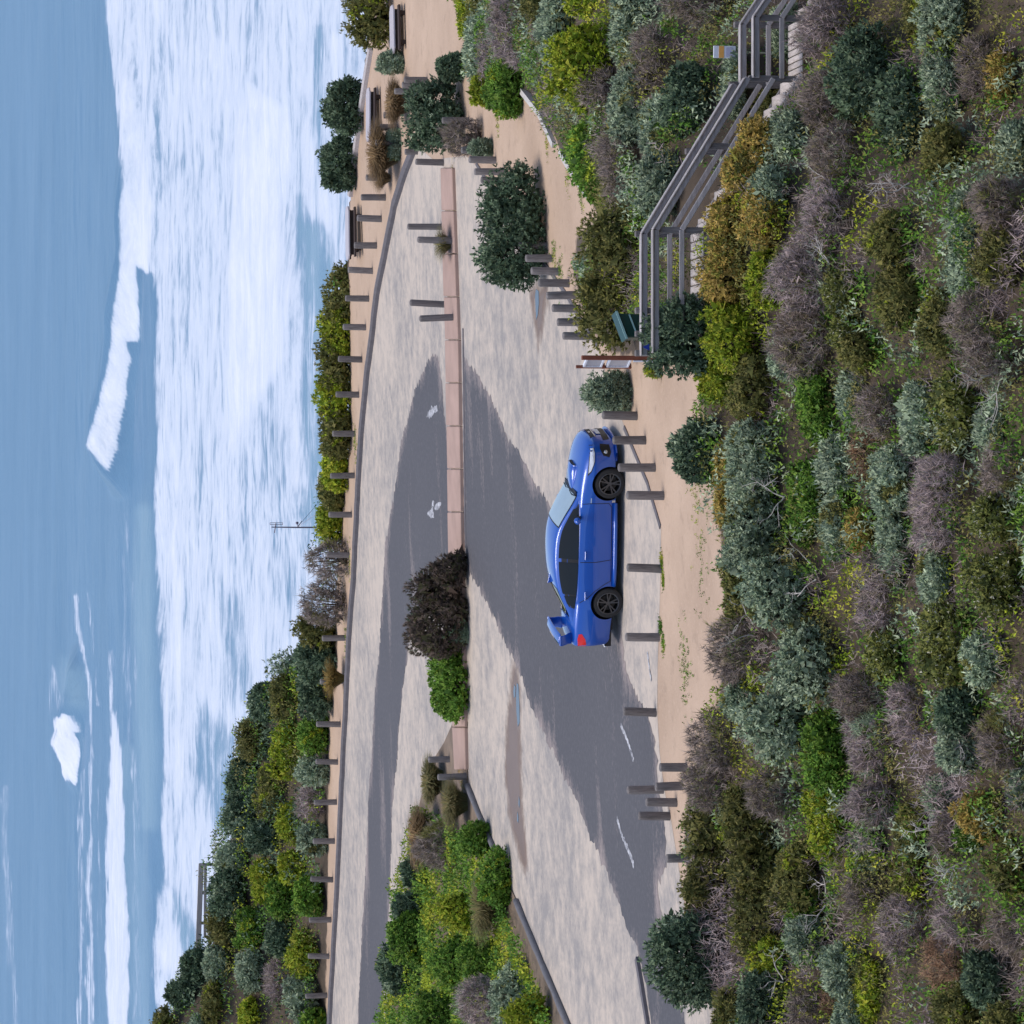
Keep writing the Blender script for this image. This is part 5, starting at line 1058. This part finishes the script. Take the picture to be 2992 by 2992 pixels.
for i, t in enumerate([(1120, 1200, 225, 372, GOLD, 'golden brown tussock behind the grey path bollards near the top table'), (1063, 1170, 375, 522, GOLD, 'large golden tussock at the end of the far bollard row'), (1262, 1332, 694, 732, GRN, 'small golden green tussock beside the median bollard pair'), (1225, 1308, 2212, 2350, GRN, 'golden green tussock between the two island bollards'), (1282, 1375, 2285, 2405, GRN, 'olive tussock next to the short log barrier'),
                       (1183, 1290, 2392, 2492, GOLD, 'golden tussock behind the brown island bush'), (1365, 1485, 2598, 2705, GRN, 'brownish tussock in the green cover of the island'), (936, 1010, 1962, 2002, [(.30, .20, .05), (.22, .15, .04)], 'yellow tussock leaning on a far kerb bollard'), (1086, 1145, 500, 540, GOLD, 'tiny golden tussock at the foot of a far bollard')]):
    tussock(*t[:6], 700 + i, 3000 if (t[3] - t[2]) > 90 else 800)

# bleached dead branches
def dead_branch(x, y, size, seed, label, lean=.3):
    g = hit(x, y); r = random.Random(seed); lst = []; up = Vector((r.uniform(-.7, .7), -.25, .8))
    def grow(p, d, L, rad, dep):
        pts = [p]
        for k in range(4): d = (d + Vector((r.gauss(0, .28), r.gauss(0, .2), r.gauss(.02, .18)))).normalized(); pts.append(pts[-1] + d * L / 4)
        lst.append(tube_vf(pts, [rad * (1 - .15 * k) for k in range(5)], 5))
        if dep:
            for k in range(r.choice((2, 3))): grow(pts[r.choice((2, 3, 4))], (d + Vector((r.gauss(0, .75), r.gauss(0, .4), r.gauss(.05, .5)))).normalized(), L * r.uniform(.5, .75), rad * .6, dep - 1)
    for _ in range(2): grow(Vector((r.uniform(-.2, .2), 0, -.1)), (up + Vector((r.gauss(0, .6), 0, 0))).normalized(), size * .62, .015, 3)
    e = mesh_obj('dead_branch', *join_vf(lst), M['deadwood']); e.location = (g[0], g[1] - .3, g[2] + .4); tag(e, label, 'branch', 'bleached dead branches')
for i, (x, y, s, l) in enumerate([(2700, 560, .8, 'forked bleached dead branch below the dark bushes near the top right'), (2460, 560, .5, 'small bleached dead branch in grey-brown twigs left of the forked branch'), (2460, 750, .5, 'bleached dead twigs over the purplish scrub'), (2330, 1440, .7, 'curved bleached dead branch beside the broad grey-green bush'), (2420, 1700, .8, 'largest tangle of bleached dead branches among silvery shrubs'), (2240, 1840, .7, 'bleached dead branches at the sandy edge of the bank'), (2300, 2130, .7, 'pale dead branches arching over silvery shrubs mid bank'), (2960, 1110, .8, 'pale dead twigs at the right edge near brown scrub'), (2860, 2540, .7, 'brightest tangle of bleached dead branches at the right edge'), (2760, 2400, .5, 'thin bleached dead branch above the yellow-brown bush'), (2330, 2850, .5, 'bleached dead branch near the bottom beside grey shrubs'), (2450, 2620, .7, 'long fallen dead branch leaning across brown scrub'), (1720, 230, .7, 'grey dead branch inside the bright bush near the stairs'), (2860, 2200, .5, 'dead branch crossing the silvery shrub at the right edge')]): dead_branch(x, y, s, 60 + i, l)

# continuous low cover between the bushes
def cover(name, mask_pts, sp, seed, kinds, hmin, hmax, label_unused=None, lod=1.):
    r = np.random.default_rng(seed); P = mask_pts + r.normal(size=mask_pts.shape) * sp * .35; n = len(P)
    Z = terrain(P[:, 0], P[:, 1]); sel = vnoise(P[:, 0], P[:, 1], .45, seed + 1, 2) * 1.7 + r.normal(size=n) * .07; kk = np.clip(((sel + 1) / 2 * len(kinds)).astype(int), 0, len(kinds) - 1)
    PP_, DD, LL, WW, CC = [], [], [], [], []; h = hmin + (hmax - hmin) * np.clip(.5 + .9 * vnoise(P[:, 0], P[:, 1], 1.0, seed + 2, 3), 0, 1.2)
    base = np.column_stack([P, Z + h]); nsh = unit(np.column_stack([r.normal(size=(n, 2)) * .4 - np.array([0, .15]), np.ones(n)])); pk = ((vnoise(P[:, 0], P[:, 1], 2.2, seed + 5, 2) + 1) * 2 + r.random(n) * .8).astype(int); gk = r.uniform(.85, 1.15, n)
    for k in range(9):
        d = unit(np.array([0, -.15, .6]) + r.normal(size=(n, 3)) * .6); ln = np.empty(n); wd = np.empty(n); c = np.empty((n, 3))
        for i, kd in enumerate(kinds):
            m_ = kk == i; pal, ll, lw, _, _ = PAL[kd]; pal = np.array(pal); ln[m_] = ll * lod * r.uniform(.7, 1.3, m_.sum()); wd[m_] = lw * 1.15 * lod * r.uniform(.7, 1.3, m_.sum()); c[m_] = pal[pk[m_] % len(pal)] * (gk[m_] * r.uniform(.92, 1.08, m_.sum()))[:, None]
        PP_.append(base + np.column_stack([r.normal(size=(n, 2)) * sp * .5, -(h * .55 + .03) * r.random(n) ** 1.5])); DD.append(d); LL.append(ln); WW.append(wd); CC.append(c)
    P_, D_, L_, W_, C_ = (np.concatenate(q) for q in (PP_, DD, LL, WW, CC)); o = quads_obj(name, leaf_quads(P_, D_, L_, W_, r, True), M['foliage'], C_, None, 3, np.tile(nsh, (9, 1))); tag(o, kind='stuff'); COUNT['leaf'] += len(C_); return o
def pts_in(x0, x1, y0, y1, sp, fn):
    g = np.stack(np.meshgrid(np.arange(x0, x1, sp), np.arange(y0, y1, sp)), -1).reshape(-1, 2); return g[fn(g)]
def in_view(g, m_=1.15): return np.abs(g[:, 0]) < (g[:, 1] * .1425 + 1) * m_
sp = .125
cover('ground_scrub', pts_in(-12, 14, 54, 110, sp, lambda g: in_view(g) & ((sdf(g, BANK_POLY) < -.5) | (sdf(g, SCRUB_R) < -.75)) & (g[:, 1] > 54) & ~((g[:, 0] > SXA - .3) & (g[:, 0] < SXL + 2.2) & (g[:, 1] > YN - .10) & (g[:, 1] < YF + .15))), sp, 81, ['purple', 'olive', 'green', 'grey', 'olive', 'green', 'brown', 'bright', 'olive'], .12, .66, lod=1.1)
sp = .26
cover('dune_scrub', pts_in(-24, 22, 115, 142, sp, lambda g: in_view(g) & (g[:, 1] > np.interp(g[:, 0], VGX, VGY) + .25) & (g[:, 0] < 7.5)), sp, 91, ['olive', 'green', 'dark', 'bright', 'olive', 'green', 'dark'], .2, 1.0, lod=1.5)
sp = .16
cover('island_cover', pts_in(-22, 0, 70, 122, sp, lambda g: in_view(g) & (sdf(g, ISL) < -.3) & (g[:, 0] < -8.6)), sp, 95, ['green', 'bright', 'green', 'green', 'bright'], .15, .65, lod=1.35)
# thin grass tufts along sandy edges
tuft = [(1938, 1690, .5, .12), (1935, 1640, .4, .1), (1932, 1830, .35, .1), (1940, 1880, .3, .12), (2005, 1990, .25, .5), (2000, 1900, .2, .5), (1330, 640, .2, .15), (1322, 560, .3, .3), (1326, 520, .25, .3), (1622, 750, .25, .25), (1640, 800, .3, .3), (1455, 340, .3, .3), (1345, 2240, .4, .3), (1355, 2300, .4, .3), (1010, 2030, .3, .3), (1040, 1295, .35, .3), (1022, 1640, .3, .4), (1012, 1870, .3, .5), (1700, 560, .3, .25), (1660, 490, .3, .25), (1600, 400, .3, .25), (2040, 1500, .2, .6), (2050, 1600, .15, .6), (2060, 1420, .2, .5)]
g_ = []
rt = np.random.default_rng(5)
for x, y, dn, rad in tuft:
    p = plane_hit(np.array(x), np.array(y)); n = int(90 * dn + 20); q = p[:2] + rt.normal(size=(n, 2)) * rad * np.array([.9, .5]); g_.append(q)
cover('edge_grass', np.concatenate(g_), .05, 97, ['green', 'bright', 'ochre'], .01, .05, lod=.5)
print('leaves', COUNT)
